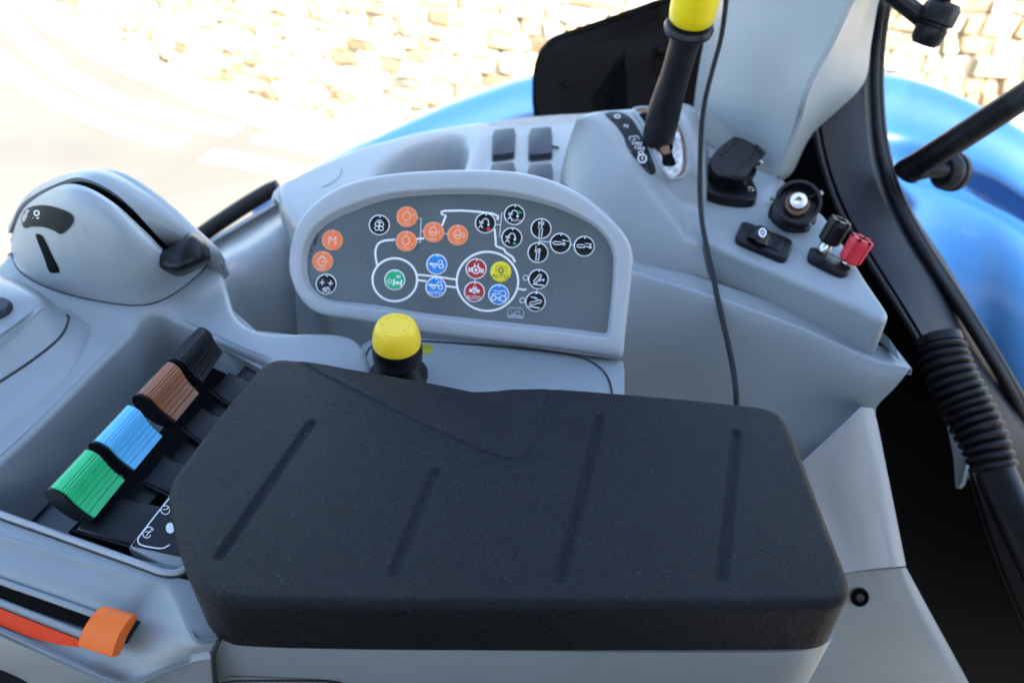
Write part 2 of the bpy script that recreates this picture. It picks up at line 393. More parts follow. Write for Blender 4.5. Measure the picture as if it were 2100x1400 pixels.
# verge and wall
wb = [(-300, -330), (60, -30), (200, 70), (300, 122), (480, 196), (700, 262), (1000, 322), (1400, 385), (2150, 460), (2900, 540)]
WB = [U(x, y, GZ) for x, y in wb]; WBs = spl(WB, 8)
def verge():
    V = []
    n = len(WBs)
    for i, p in enumerate(WBs):
        t = (WBs[min(n - 1, i + 1)] - WBs[max(0, i - 1)]).normalized(); s = Vector((t.y, -t.x, 0))
        V += [p + s * .28 + Vector((0, 0, .008)), p + s * .1 + Vector((0, 0, .035)), p - s * .2 + Vector((0, 0, .06))]
    o = mk('verge', V, [(3 * i + k, 3 * i + k + 1, 3 * i + k + 4, 3 * i + k + 3) for i in range(n - 1) for k in range(2)], 'verge', face=Vector((0, 0, 50)))
    o['kind'] = 'structure'
verge()
def stonewall():
    bm = bmesh.new(); col = bm.loops.layers.color.new('tone')
    L = [0]
    for a, b in zip(WBs, WBs[1:]): L.append(L[-1] + (b - a).length)
    def at(s):
        s = max(0, min(L[-1] - 1e-4, s)); i = 0
        while L[i + 1] < s: i += 1
        t = (s - L[i]) / (L[i + 1] - L[i]); p = WBs[i].lerp(WBs[i + 1], t)
        d = (WBs[i + 1] - WBs[i]).normalized(); return p, Vector((d.y, -d.x, 0))
    tones = [tuple(min(.9, c * 1.8) for c in t) for t in ((.42, .39, .33), (.36, .31, .25), (.48, .45, .40), (.40, .33, .24), (.34, .33, .30), (.45, .36, .28), (.50, .48, .44), (.30, .25, .19))]
    def box(s0, s1, z0, z1, bulge, tone):
        q = []
        for (s, z) in ((s0, z0), (s1, z0), (s1, z1), (s0, z1)):
            p, nn = at(s + random.uniform(-.02, .02)); q.append(bm.verts.new(p + Vector((0, 0, z + random.uniform(-.016, .016)))))
        p, nn = at((s0 + s1) / 2); c = p + Vector((0, 0, (z0 + z1) / 2)); r = []
        for v in q: r.append(bm.verts.new(c + (v.co - c) * random.uniform(.74, .9) + nn * (bulge * .6 + random.uniform(-.012, .012))))
        fs = [bm.faces.new(r)] + [bm.faces.new([q[i], q[(i + 1) % 4], r[(i + 1) % 4], r[i]]) for i in range(4)]
        for f in fs:
            for l in f.loops: l[col] = (*tone, 1)
    z = .0
    while z < 1.9:
        h = random.uniform(.045, .10); s = random.uniform(-.2, 0)
        while s < L[-1]:
            l = random.uniform(.06, .19) * (1 if random.random() < .8 else 1.5)
            box(max(0, s + .008), s + l - .008, z + .006, z + h - .006, random.uniform(.02, .06), (lambda k, t: tuple(c * k for c in t))(random.uniform(.8, 1.25), random.choice(tones)))
            s += l
        z += h
    # mortared core behind the stones, with thickness
    core = []
    for p, s in zip(WBs, L):
        nn = at(s)[1]; core.append((p + nn * .004, p - nn * .45))
    vs = [[bm.verts.new(Vector((q.x, q.y, GZ - .2))) for q in pr] + [bm.verts.new(Vector((q.x, q.y, GZ + z))) for q in pr] for pr in core]
    fs = []
    for a, b in zip(vs, vs[1:]):
        fs += [bm.faces.new([a[0], b[0], b[2], a[2]]), bm.faces.new([a[2], b[2], b[3], a[3]]), bm.faces.new([a[1], a[3], b[3], b[1]])]
    for f in fs:
        for l in f.loops: l[col] = (.42, .38, .31, 1)
    for v in bm.verts: pass
    bmesh.ops.recalc_face_normals(bm, faces=bm.faces)
    return tag(fin('stone_wall', bm, 'stone', recalc=False, angle=30), 'sunlit rubble stone wall running along the far side of the road', 'wall')
stonewall()

# ================================================================ blue mudguard outside
def fender():
    base = [(520, 420, 1.42), (640, 345, 1.5), (760, 285, 1.56), (900, 222, 1.62), (1000, 185, 1.66), (1100, 156, 1.68), (1300, 135, 1.7), (1500, 128, 1.7),
            (1790, 150, 1.68), (1900, 172, 1.64), (2000, 212, 1.56), (2100, 268, 1.46), (2260, 380, 1.32)]
    rows = []
    rows.append([UY(x, y, d) + Vector((0, .22, -.32)) for x, y, d in base])
    rows.append([UY(x, y, d) + Vector((0, .08, -.05)) for x, y, d in base])
    rows.append([UY(x, y, d) for x, y, d in base])
    for dy, k, sh in ((38, .95, 0), (110, .86, 0), (190, .84, 0), (235, .795, 0), (400, .74, 0), (620, .70, 0), (900, .68, 0)):
        rows.append([UY(x + sh, y + dy, d * k) for x, y, d in base])
    o = patch('mudguard', rows, 'paint', None, 6, 5, .012)
    return tag(o, 'glossy blue rear mudguard curving outside the cab windows', 'mudguard')
fender()

# ================================================================ cab frame: unseen light blockers, corner post, trim, seal, lining
cab = thing('cab_frame', 'tractor cab frame with pale grey pillar trim and black curved corner post', 'cab', (.45, .85, -.6))
slab('sun_block_roof', [Vector(p) for p in ((-1.3, -1.25, .95), (1.32, -1.25, .95), (1.32, .30, .95), (-1.3, .30, .95))], (0, 0, -.08), 'grey', cab, .01)  # unseen slab added overhead, sized to keep direct sun off the interior
# grey trim column
colA = [(-90, 1.02), (0, 1.0), (120, .985), (230, .97), (300, .957)]
lx = {-90: 1500, 0: 1488, 120: 1464, 230: 1447, 300: 1440}
rows = []
for (py, xl, xm1, xm2, xe, b1, b2) in ((-100, 1502, 1620, 1780, 1835, 0, 0), (0, 1488, 1600, 1732, 1803, 0, 0), (90, 1470, 1580, 1694, 1786, 0, 0), (170, 1456, 1566, 1656, 1768, 0, 6), (250, 1446, 1548, 1622, 1668, 20, 24), (300, 1442, 1536, 1596, 1628, 35, 50), (318, 1440, 1530, 1582, 1606, 42, 52)):
    k = (py + 100) / 430
    yl = lerp(1.0, .955, k); yr = lerp(.86, .825, k); ye = lerp(1.02, .90, k)
    rows.append([UY(xl - 26, py - 6, yl + .10), UY(xl - 4, py, yl + .012), UY(xl + 8, py + 2, yl - .004), UY(xm1, py + b1 * .55, lerp(yl, yr, .55)), UY(xm2, py + b1, yr), UY(xm2 + 14, py + b1 + 1, yr + .006), UY(xe, py + b2, ye)])
patch('pillar_trim', rows, 'grey', cab, 5, 6, .004)
# black post following the wheel arch
PT = [((1690, 60), (1790, -60), .98), ((1676, 110), (1783, 60), .985), ((1668, 200), (1778, 176), .97), ((1681, 300), (1788, 304), .93), ((1707, 390), (1812, 393), .89), ((1740, 462), (1858, 482), .85), ((1800, 560), (1925, 585), .80), ((1850, 640), (1985, 690), .755), ((1895, 720), (2048, 790), .72), ((1945, 850), (2110, 905), .68), ((1985, 980), (2170, 1040), .65), ((2030, 1120), (2230, 1180), .62), ((2090, 1270), (2300, 1340), .60), ((2160, 1430), (2400, 1500), .585)]
rows = []; feet = []
for a, b, y in PT:
    A = UY(*a, y - .015); B = UY(*b, y)
    nn = Vector((-.55, -.5, .5)).normalized()
    rows.append([A + Vector((.03, .06, -.03)), A, A.lerp(B, .08) + nn * .006, A.lerp(B, .5) + nn * .012, A.lerp(B, .9) + nn * .008, B, B + Vector((.03, .05, 0))])
patch('corner_post', rows[:11], 'post', cab, 5, 6, .006)
patch('shaded_post_foot', rows[10:], 'deep', cab, 5, 6, .006)  # lower end of the post in matt black: shade put into its colour
tube('edge_welt', spl([UY(a[0] - 3, a[1], y - .02) for a, b, y in PT[1:11]], 6), .0035, 'rubber', cab)
# rubber door seal ribs along the glass
sealp = [(1815, -60), (1803, 0), (1790, 90), (1786, 176), (1795, 290), (1822, 390), (1866, 480), (1930, 580), (1992, 676), (2055, 780), (2110, 880), (2170, 1000)]
def yv(py): return lerp(1.0, .70, sm(60, 900, py))
for off, r in ((6, .0075), (17, .006)):
    tube('window_seal', spl([UY(x + off, y, yv(y) + .004) for x, y in sealp], 8), r, 'rubber', cab)
# dark lining inside the wheel arch, then unseen panels added to block light
rows = []
for (a, b, y) in PT[2:]:
    A = UY(a[0] + 6, a[1], y + .012)
    rows.append([A, UY(a[0] - 60, a[1], y + .05), UY(a[0] - 150, a[1], y + .09), UY(a[0] - 240, a[1] + 10, y + .10)] + [UY(a[0] - 420, a[1] + 60, y + .10)] * (a[1] > 600) + [UY(a[0] - 300, a[1] + 20, y + .11)] * (a[1] <= 600))
patch('arch_lining', rows, 'deep', cab, 6, 4, .006)
slab('light_block_far', [Vector(p) for p in ((-1.3, -.8, .36), (1.0, -.8, .36), (1.0, -.8, -.86), (-1.3, -.8, -.86))], (0, -.04, 0), 'deep', cab, .005)  # unseen black panel added behind the camera to cut low light
slab('light_block_rear', [Vector(p) for p in ((1.26, -.78, .86), (1.26, .22, .86), (1.26, .22, -.86), (1.26, -.78, -.86))], (.04, 0, 0), 'deep', cab, .005)  # unseen black panel added to close off light from the right
slab('light_block_floor', [Vector(p) for p in ((-1.0, -.9, -.86), (.62, -.9, -.86), (.62, .95, -.86), (-1.0, .95, -.86))], (0, 0, -.04), 'deep', cab, .005)  # unseen black sheet added below to stop light leaking up
rows = [[UY(1936, 850, .66), UY(1955, 850, .655), UY(1985, 870, .65)], [UY(1954, 930, .625), UY(1968, 935, .62), UY(1984, 935, .615)], [UY(1960, 1000, .60), UY(1965, 1000, .597), UY(1972, 990, .594)]]
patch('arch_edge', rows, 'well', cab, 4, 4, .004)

# glass panes
o = slab('side_window', [Vector(p) for p in ((-2.2, 1.17, 1.0), (.36, 1.17, 1.0), (.36, 1.17, -.16), (-.34, 1.17, -.2), (-2.2, 1.17, -.6))], (0, .004, 0), 'glass')
tag(o, 'clear side window pane between the cab and the road', 'window')
px0 = Vector((.50, 0, 0)); nx0 = Vector((1, 0, 0))
o = slab('rear_window', [PL(x + 8, y, px0, nx0) for x, y in sealp] + [PL(2500, 1000, px0, nx0), PL(2500, -60, px0, nx0)], (.004, 0, 0), 'glass')
tag(o, 'clear curved edged rear window pane beside the black corner post', 'window')

# ================================================================ fender side console
sc = thing('side_console', 'grey moulded side console with cubby, switch blanks and lever housing', 'console', (.1, .75, -.4))
ZT = -.045
# top deck with cubby
outl = [(566, 378), (577, 368), (607, 353), (673, 323), (740, 297), (800, 281), (870, 264), (1000, 244), (1100, 233), (1200, 227), (1330, 221), (1420, 225), (1445, 250), (1440, 420), (1300, 440), (1100, 440), (900, 450), (700, 480), (625, 490), (600, 455), (580, 425), (566, 400)]
OW = [U(x, y, ZT) for x, y in outl]
OWd = resample(spl(OW, 5, True), 240)
cub = spl([Vector((*p, 0)) for p in [(758, 365), (778, 335), (810, 308), (850, 290), (890, 279), (930, 276), (958, 284), (968, 305), (965, 330), (955, 360), (945, 420), (770, 420)]], 6, True)
cubW = [U(p.x, p.y, ZT) for p in cub]
swa = [U(x, y, ZT) for x, y in ((992, 246), (1200, 232), (1190, 420), (968, 430))]
def zdeck(x, y):
    z = ZT
    if inpoly(x, y, cubW): z -= .07 * sm(0, .03, polyd(x, y, cubW))
    if inpoly(x, y, swa): z -= .006 * sm(0, .006, polyd(x, y, swa))
    return z
cushion('deck', OWd, zdeck, -.42, .012, 'grey', sc, .005, 6)
# mould mark on the deck corner
tube('mould_mark', spl([U(x, y, ZT + .0002) for x, y in ((660, 384), (678, 377), (694, 364), (701, 350), (699, 342))], 6), .0006, 'well', sc, 6)
for q in ([(1012, 266), (1056, 261), (1054, 312), (1010, 318)], [(1087, 263), (1131, 259), (1132, 313), (1085, 317)], [(1008, 335), (1055, 331), (1056, 395), (1006, 395)], [(1085, 337), (1132, 334), (1134, 395), (1084, 395)]):
    c = [U(x, y, ZT + .002) for x, y in q]; cc = sum(c, Vector()) / 4
    rd = []
    for i in range(4):
        a, b, d = c[i - 1], c[i], c[(i + 1) % 4]
        p = b + (a - b).normalized() * .005; r_ = b + (d - b).normalized() * .005
        rd += [p, b.lerp(p.lerp(r_, .5), .55), r_]
    sw = slab('switch_blank', rd, (0, 0, -.010), 'switch', sc, .0012, 2)
    slab('switch_gap', [cc + (p - cc) * 1.07 + Vector((0, -.0012, -.0062)) for p in rd], (0, 0, -.002), 'seam', sw)
tube('locating_tab', [U(1130, 300, ZT - .004), U(1146, 303, ZT - .004)], .0015, 'switch', sc, 6)
# left ledge below the window, wall and dark window seal
rows = [[U(330, 585, -.13), U(420, 507, -.12), U(480, 470, -.11), U(545, 432, -.10), U(590, 405, -.09)],
        [U(345, 600, -.14), U(432, 520, -.13), U(492, 482, -.12), U(557, 443, -.11), U(600, 415, -.10)],
        [UY(360, 640, .72), UY(440, 560, .75), UY(500, 525, .78), UY(565, 480, .80), UY(610, 450, .82)],
        [UY(360, 760, .68), UY(440, 680, .71), UY(510, 640, .74), UY(580, 600, .76), UY(620, 590, .77)],
        [UY(380, 900, .66), UY(450, 860, .68), UY(520, 840, .70), UY(590, 820, .71), UY(640, 810, .72)]]
patch('ledge', rows, 'grey', sc, 6, 6, .005)
tube('sill_seal', spl([UY(300, 572, .90), UY(400, 492, .93), UY(480, 436, .955), UY(545, 396, .975), UY(572, 384, .98)], 6), .011, 'rubber', sc, 16)
# inner wall, a leaning sheet behind the armrest
W0 = [UY(560, 400, .815), UY(640, 440, .80), UY(900, 480, .77), UY(1150, 520, .74), UY(1298, 552, .715), UY(1470, 604, .665), UY(1640, 664, .622), UY(1760, 716, .592), UY(1815, 738, .580), UY(1868, 754, .568)]
rows = [[p + Vector((0, .03, -.004)) for p in W0], W0,
        [UY(575, 430, .80), UY(640, 470, .785), UY(900, 510, .755), UY(1150, 540, .725), UY(1298, 566, .700), UY(1470, 618, .652), UY(1640, 678, .610), UY(1762, 729, .580), UY(1812, 747, .570), UY(1866, 757, .562)],
        [UY(600, 560, .76), UY(680, 580, .745), UY(900, 610, .72), UY(1150, 640, .69), UY(1320, 680, .665), UY(1470, 715, .63), UY(1620, 745, .598), UY(1740, 770, .572), UY(1790, 790, .562), UY(1835, 795, .557)],
        [UY(610, 680, .73), UY(700, 690, .715), UY(900, 720, .69), UY(1150, 750, .665), UY(1340, 790, .64), UY(1470, 820, .61), UY(1600, 835, .582), UY(1700, 838, .568), UY(1760, 838, .560), UY(1798, 834, .555)],
        [UY(620, 800, .70), UY(720, 810, .69), UY(900, 840, .665), UY(1150, 870, .64), UY(1330, 900, .615), UY(1450, 930, .59), UY(1560, 940, .565), UY(1660, 920, .553), UY(1730, 900, .549), UY(1790, 872, .548)],
        [UY(640, 1000, .64), UY(740, 1000, .63), UY(900, 1010, .61), UY(1150, 1030, .585), UY(1330, 1050, .565), UY(1440, 1060, .55), UY(1530, 1050, .54), UY(1620, 1010, .541), UY(1690, 980, .540), UY(1745, 950, .540)]]
patch('inner_wall', rows, 'grey', sc, 5, 6, .006)
# socket shelf
sh = [(1385, 430), (1404, 482), (1436, 496), (1480, 512), (1560, 546), (1640, 580), (1700, 605), (1760, 632), (1795, 651), (1812, 656), (1823, 645), (1815, 627), (1780, 576), (1735, 505), (1690, 440), (1640, 400), (1600, 360), (1540, 320), (1440, 280), (1400, 300)]
SW = resample(spl([U(x, y, -.05) for x, y in sh], 6, True), 200)
cushion('socket_shelf', SW, lambda x, y: -.05, -.1, .006, 'grey', sc, .012, 6)
# little rib right of the shelf foot
slab('shelf_rib', [UY(1822, 690, .60), UY(1838, 712, .585), UY(1846, 738, .575), UY(1824, 716, .59)], (.0, .03, -.01), 'grey', sc, .002)
# lever housing
NR = [((1186, 243), .020), ((1215, 240), .022), ((1243, 258), .018), ((1273, 300), .006), ((1300, 345), -.006), ((1346, 405), -.025), ((1395, 468), -.044), ((1408, 489), -.0505), ((1440, 499), -.0525)]
LB = [(1206, 234), (1236, 232), (1263, 250), (1292, 292), (1318, 335), (1360, 385), (1398, 440), (1412, 478), (1442, 494)]
SL = [(1230, 229), (1268, 228), (1300, 246), (1330, 292), (1350, 340), (1385, 385), (1412, 430), (1420, 472), (1444, 490)]
SR = [(1330, 222), (1385, 230), (1400, 262), (1414, 310), (1418, 350), (1424, 390), (1430, 430), (1434, 470), (1446, 488)]
FR = [(1345, 220), (1402, 230), (1422, 262), (1436, 310), (1440, 350), (1443, 390), (1446, 430), (1447, 470), (1450, 486)]
FT = [((1150, 352), -.045), ((1152, 380), -.05), ((1170, 420), -.055), ((1200, 455), -.06), ((1235, 490), -.07), ((1262, 522), -.08), ((1300, 556), -.092), ((1388, 585), -.0975), ((1470, 612), -.1035)]
zs = [z for _, z in NR]
def hz(i, d): return zs[i] + d * (1 if i < 7 else .3)
MID = []
for i in range(9):
    a = U(*NR[i][0], zs[i]); b = U(*FT[i][0], FT[i][1]); MID.append((a, b))
rows = [[U(*FR[i], hz(i, -.03)) + Vector((.012, .02, 0)) for i in range(9)], [U(*FR[i], hz(i, -.004)) for i in range(9)], [U(*SR[i], hz(i, 0)) for i in range(9)], [U(*SL[i], hz(i, .002)) for i in range(9)], [U(*LB[i], hz(i, .001)) for i in range(9)],
        [p[0] for p in MID], [p[0].lerp(p[1], .10) + Vector((-.002, -.003, .001)) for p in MID], [p[0].lerp(p[1], .5) + Vector((-.003, -.004, .0)) for p in MID], [p[1] for p in MID]]
hous = patch('lever_housing', rows, 'grey', sc, 6, 6, .004)
# label strip on the housing
LS = onto(hous)
lab = [(1240, 233), (1270, 230), (1292, 240), (1308, 262), (1322, 290), (1336, 322), (1345, 348), (1342, 357), (1332, 358), (1318, 343), (1297, 318), (1286, 300), (1279, 280), (1262, 256)]
lstrip = plate('label_strip', lab, lambda x, y: LS(x, y, .0006), 'b_black', hous)
SUR = onto(lstrip)
def stroke(bm, pts, w, fn, closed=False, mi=0):
    """flat printed line of width w (px), mapped through fn(px,py)"""
    P = [Vector((p[0], p[1])) for p in pts]; n = len(P); V = []
    for i in range(n):
        if closed: t = P[(i + 1) % n] - P[i - 1]
        else: t = P[min(n - 1, i + 1)] - P[max(0, i - 1)]
        t = t.normalized() if t.length > 0 else Vector((1, 0)); s = Vector((-t.y, t.x)) * (w / 2)
        if not closed and i == 0: P0 = P[0] - t * w * .3
        else: P0 = P[i]
        V += [fn(*(P0 + s)), fn(*(P0 - s))]
    Fc = [(2 * i, 2 * i + 1, (2 * i + 3) % (2 * n), (2 * i + 2) % (2 * n)) for i in range(n if closed else n - 1)]
    join(bm, V, Fc, mi)
def fillp(bm, pts, fn, mi=0):
    c = (sum(p[0] for p in pts) / len(pts), sum(p[1] for p in pts) / len(pts)); n = len(pts)
    join(bm, [fn(*c)] + [fn(*p) for p in pts], [(0, i + 1, (i + 1) % n + 1) for i in range(n)], mi)
def circ(cx, cy, r, ry=None, n=24, a0=0, a1=2 * math.pi):
    full = abs(a1 - a0 - 2 * math.pi) < 1e-6
    return [(cx + r * math.cos(a0 + (a1 - a0) * i / (n if full else n - 1)), cy + (ry or r) * math.sin(a0 + (a1 - a0) * i / (n if full else n - 1))) for i in range(n)]
def textbm(bm, s, cx, cy, size, rot, fn, mi=0, sx=1, shear=0):
    cu = bpy.data.curves.new('t', 'FONT'); cu.body = s; cu.size = 1; cu.align_x = 'CENTER'; cu.align_y = 'CENTER'; cu.resolution_u = 3; cu.offset = 0
    ob = bpy.data.objects.new('t', cu); C.objects.link(ob); bpy.context.view_layer.update()
    me = ob.evaluated_get(bpy.context.evaluated_depsgraph_get()).to_mesh(); ca, sa = math.cos(rot), math.sin(rot)
    V = []
    for v in me.vertices:
        x, y = v.co.x * size * sx, -v.co.y * size
        V.append(fn(cx + x * ca - y * sa, cy + x * sa + y * ca))
    join(bm, V, [tuple(p.vertices) for p in me.polygons], mi)
    ob.evaluated_get(bpy.context.evaluated_depsgraph_get()).to_mesh_clear(); bpy.data.objects.remove(ob); bpy.data.curves.remove(cu)
def prints(name, bm, m, parent, label=None): return fin(name, bm, m, parent, label, face=CAM, recalc=False)

bm = bmesh.new(); fL = lambda x, y: SUR(x, y, .0002); rt = R(8)
textbm(bm, 'N', 1284, 259, 10, rt, fL, sx=1.3); textbm(bm, '540E', 1306, 294.5, 10, rt, fL, sx=1.15); textbm(bm, '1569', 1311, 304, 10, rt, fL, sx=1.15)
stroke(bm, [(1292, 288), (1290, 281), (1308, 279), (1310, 286)], 1.6, fL); fillp(bm, circ(1301, 286, 1.8), fL)
stroke(bm, circ(1317, 325, 8.5), 2.2, fL, True); stroke(bm, [(1311, 317), (1309, 312), (1319, 311), (1319, 316)], 1.8, fL); stroke(bm, [(1317, 321), (1317, 328)], 2, fL)
stroke(bm, circ(1266, 239, 6, 3), 1.5, fL, True); stroke(bm, [(1287, 295), (1288, 303), (1294, 312)], 1.1, fL)
prints('lettering', bm, 'ink', lstrip)
# lever slot with worn plate
SLT = lambda px, py, off=0: LS(px, py, .0004 + off)
so_ = [(1300, 226), (1335, 222), (1380, 232), (1398, 262), (1408, 300), (1411, 335), (1406, 356), (1392, 366), (1376, 366), (1362, 352), (1346, 318), (1334, 285), (1316, 250)]
def curveplate(name, pts, fn, m, parent, th): return plate(name, pts, fn, m, parent, th)
slot = curveplate('slot_liner', so_, SLT, 'rust', hous, .004)
tube('slot_rim', [SLT(p.x, p.y, .0005) for p in spl([Vector((*p, 0)) for p in so_], 5, True)], .0022, 'grey', hous, 8, True)
curveplate('slot_plate', [(1330, 262), (1345, 270), (1388, 268), (1398, 300), (1400, 330), (1396, 352), (1384, 363), (1372, 360), (1358, 340), (1345, 308), (1336, 285)], lambda x, y, o=0: SLT(x, y, .0006 + o), 'flake', slot, .003)
curveplate('slot_hole', [(1338, 292), (1352, 282), (1372, 284), (1381, 300), (1378, 312), (1386, 338), (1360, 339), (1357, 318), (1342, 304)], lambda x, y, o=0: SLT(x, y, .0012 + o), 'deep', slot, .002)
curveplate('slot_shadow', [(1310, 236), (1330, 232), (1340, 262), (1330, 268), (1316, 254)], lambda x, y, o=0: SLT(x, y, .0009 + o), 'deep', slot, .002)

# PTO lever
a = UY(1358, 272, .835); b = UY(1386, 150, .815); c = UY(1408, 70, .805); d = UY(1436, -60, .79)
pl = thing('hand_lever', 'tall black hand lever with bright yellow cap in the worn slot', 'lever', a)
s = .815 / .84 / F
def mixr(t): return .0190 if t < .25 else lerp(.0190, .0155, sm(.25, .6, t)) if t < .8 else lerp(.0155, .019, sm(.8, 1, t))
tube('grip', spl([UY(1350, 284, .84), UY(1353, 270, .836), UY(1366, 215, .825), b, UY(1399, 105, .808), UY(1409, 72, .805)], 6), lambda t: (.0155 if t < .03 else .0178) if t < .3 else (lerp(.0178, .0148, sm(.3, .62, t)) if t < .85 else lerp(.0148, .017, sm(.85, 1, t))), 'rubber', pl, 28)
ax = (d - c).normalized()
lathe('collar', UY(1411, 64, .804), ax, [(0, -.004), (.019, -.004), (.0235, .0), (.0245, .004), (.0225, .008), (.018, .009), (.018, .016), (0, .016)], 'black', pl, 40)
lathe('yellow_cap', UY(1417, 42, .802), ax, [(0, 0), (.0195, 0), (.0215, .002), (.0225, .01), (.0225, .055), (.017, .063), (0, .064)], 'yellow2', pl, 40)
tube('shank', [UY(1366, 318, .82), UY(1352, 275, .835)], .006, 'rust', pl)

# ---------------------------------------------------------------- sockets on the shelf
ZS = -.05
# capped trailer socket
o0 = U(1500, 385, ZS)
cs = thing('trailer_socket', 'black trailer socket with closed hinged lid at the foot of the grey pillar', 'socket', o0)
bp = [(1440, 335), (1452, 322), (1480, 330), (1530, 350), (1546, 375), (1553, 398), (1545, 408), (1520, 410), (1478, 404), (1450, 392), (1442, 370)]
slab('flange', [U(p.x, p.y, ZS + .010) for p in spl([Vector((*p, 0)) for p in bp], 4, True)], (0, 0, -.010), 'black', cs, .002, 2)
lathe('barrel', U(1496, 372, ZS + .008), Vector((.05, -.1, 1)), [(0, .0), (.025, 0), (.0245, .014), (.026, .016), (.026, .02), (0, .02)], 'black', cs, 40)
q0 = U(1502, 348, ZS + .03); nl = Vector((.0, -.50, .86)).normalized()
ld = [(1459, 342), (1458, 326), (1470, 308), (1500, 284), (1515, 280), (1560, 305), (1566, 316), (1560, 328), (1545, 340), (1537, 356), (1520, 364), (1495, 366), (1470, 360)]
lid = slab('lid', [PL(p.x, p.y, q0, nl) for p in spl([Vector((*p, 0)) for p in ld], 4, True)], -nl * .009, 'black', cs, .0025, 3)
for a, b in (((1478, 318), (1508, 292)), ((1514, 349), (1545, 316))):
    tube('lid_rib', [PL(*a, q0 + nl * .0005, nl), PL(*b, q0 + nl * .0005, nl)], .0012, 'rubber', lid, 8)
tube('hinge', [PL(1548, 300, q0 - nl * .001, nl), PL(1566, 318, q0 - nl * .001, nl)], .0035, 'black', lid)
lathe('hinge_pin', PL(1560, 333, q0, nl), Vector((.5, -.6, .6)), [(0, .004), (.0028, .003), (.003, -.004), (0, -.004)], 'chrome', lid, 16)
for x, y in ((1538, 388), (1448, 336)):
    lathe('screw', U(x, y, ZS + .011), Vector((0, 0, 1)), [(.0016, .0), (.0022, .0018), (.0042, .0018), (.0046, 0)], 'chrome', cs, 20)
    lathe('screw_recess', U(x, y, ZS + .0113), Vector((0, 0, 1)), [(0, .0005), (.0022, .0005), (.0022, 0)], 'black', cs, 12)
# open round socket
o0 = U(1628, 448, ZS)
rs = thing('round_socket', 'open round black socket with a shiny centre pin beside the capped socket', 'socket', o0)
fp = [(1583, 420), (1590, 406), (1600, 404), (1640, 420), (1662, 450), (1664, 462), (1650, 468), (1615, 466), (1592, 452), (1580, 436)]
slab('flange', [U(p.x, p.y, ZS + .006) for p in spl([Vector((*p, 0)) for p in fp], 4, True)], (0, 0, -.006), 'black', rs, .0015, 2)
axs = (U(1642, 392, ZS + .052) - U(1622, 440, ZS)).normalized()
hgt = .043
bo = U(1625, 442, ZS + .004)
lathe('barrel', bo, axs, [(.0255, 0), (.0225, .004), (.0220, hgt * .75), (.0235, hgt * .8), (.0238, hgt), (.0205, hgt), (.0195, hgt - .012), (0, hgt - .012)], 'black', rs, 48,
      rfun=lambda t, h: 1 + (.02 * (1 if int(t * 48) % 4 < 2 else -1) if .004 < h < .03 else 0))
lathe('bush', bo + axs * (hgt - .012), axs, [(.0125, 0), (.0125, .006), (0, .006)], 'rust', rs, 32)
lathe('pin', bo + axs * (hgt - .006), axs, [(.0095, 0), (.0095, .004), (.0085, .0075), (.0045, .0078), (.004, .004), (0, .003)], 'chrome', rs, 32)
tip = bo + axs * (hgt + .001)
slab('spring_tab', [tip + v for v in (Vector((.006, .000, .002)), Vector((.028, .010, .004)), Vector((.0275, .015, .004)), Vector((.006, .005, .002)))], (0, 0, -.002), 'chrome', rs)
for x, y in ((1587, 410), (1655, 458)):
    lathe('screw', U(x, y, ZS + .006), Vector((0, 0, 1)), [(0, .004), (.004, .0035), (.0046, .001), (.0046, 0)], 'chrome', rs, 20)
    lathe('screw_recess', U(x, y, ZS + .0099), Vector((0, 0, 1)), [(0, .0006), (.0022, .0004), (.0022, 0)], 'black', rs, 8)
# rocker switch
rk = thing('rocker_switch', 'black rocker switch with a white ring mark on the grey shelf', 'switch', U(1567, 493, ZS))
def rr4(q, z, r):
    c = [U(x, y, z) for x, y in q]; out = []
    for i in range(4):
        a, b, d = c[i - 1], c[i], c[(i + 1) % 4]; p = b + (a - b).normalized() * r; e = b + (d - b).normalized() * r; mid = p.lerp(e, .5)
        out += [p, b.lerp(mid, .75) * .5 + b.lerp(mid, .5) * .5, e]
    return out
slab('bezel', rr4([(1523, 450), (1630, 492), (1612, 532), (1506, 488)], ZS + .007, .007), (0, 0, -.007), 'black', rk, .002, 3)
def RK(px, py, z): return U(px, py, ZS + z)
e0 = [(1533, 468), (1550, 458), (1565, 463), (1586, 478), (1607, 490), (1606, 506)]
rows = [[RK(1548, 463, .008), RK(1560, 462, .018), RK(1572, 468, .019), RK(1585, 479, .011), RK(1604, 488, .009), RK(1608, 491, .007)],
        [RK(1536, 475, .008), RK(1549, 474, .020), RK(1564, 483, .0205), RK(1578, 492, .010), RK(1602, 501, .009), RK(1606, 503, .007)],
        [RK(1530, 486, .007), RK(1543, 488, .017), RK(1558, 497, .017), RK(1572, 503, .009), RK(1594, 513, .008), RK(1599, 514, .006)]]
rock = patch('rocker', rows, 'black', rk, 4, 4, .004)
bm = bmesh.new(); fR = lambda x, y: U(x, y, ZS + .0222)
stroke(bm, circ(1564, 477, 6.5, 8), 3, fR, True); fillp(bm, circ(1564, 477, 2, 2.6), fR); prints('symbol', bm, 'ink', rock)
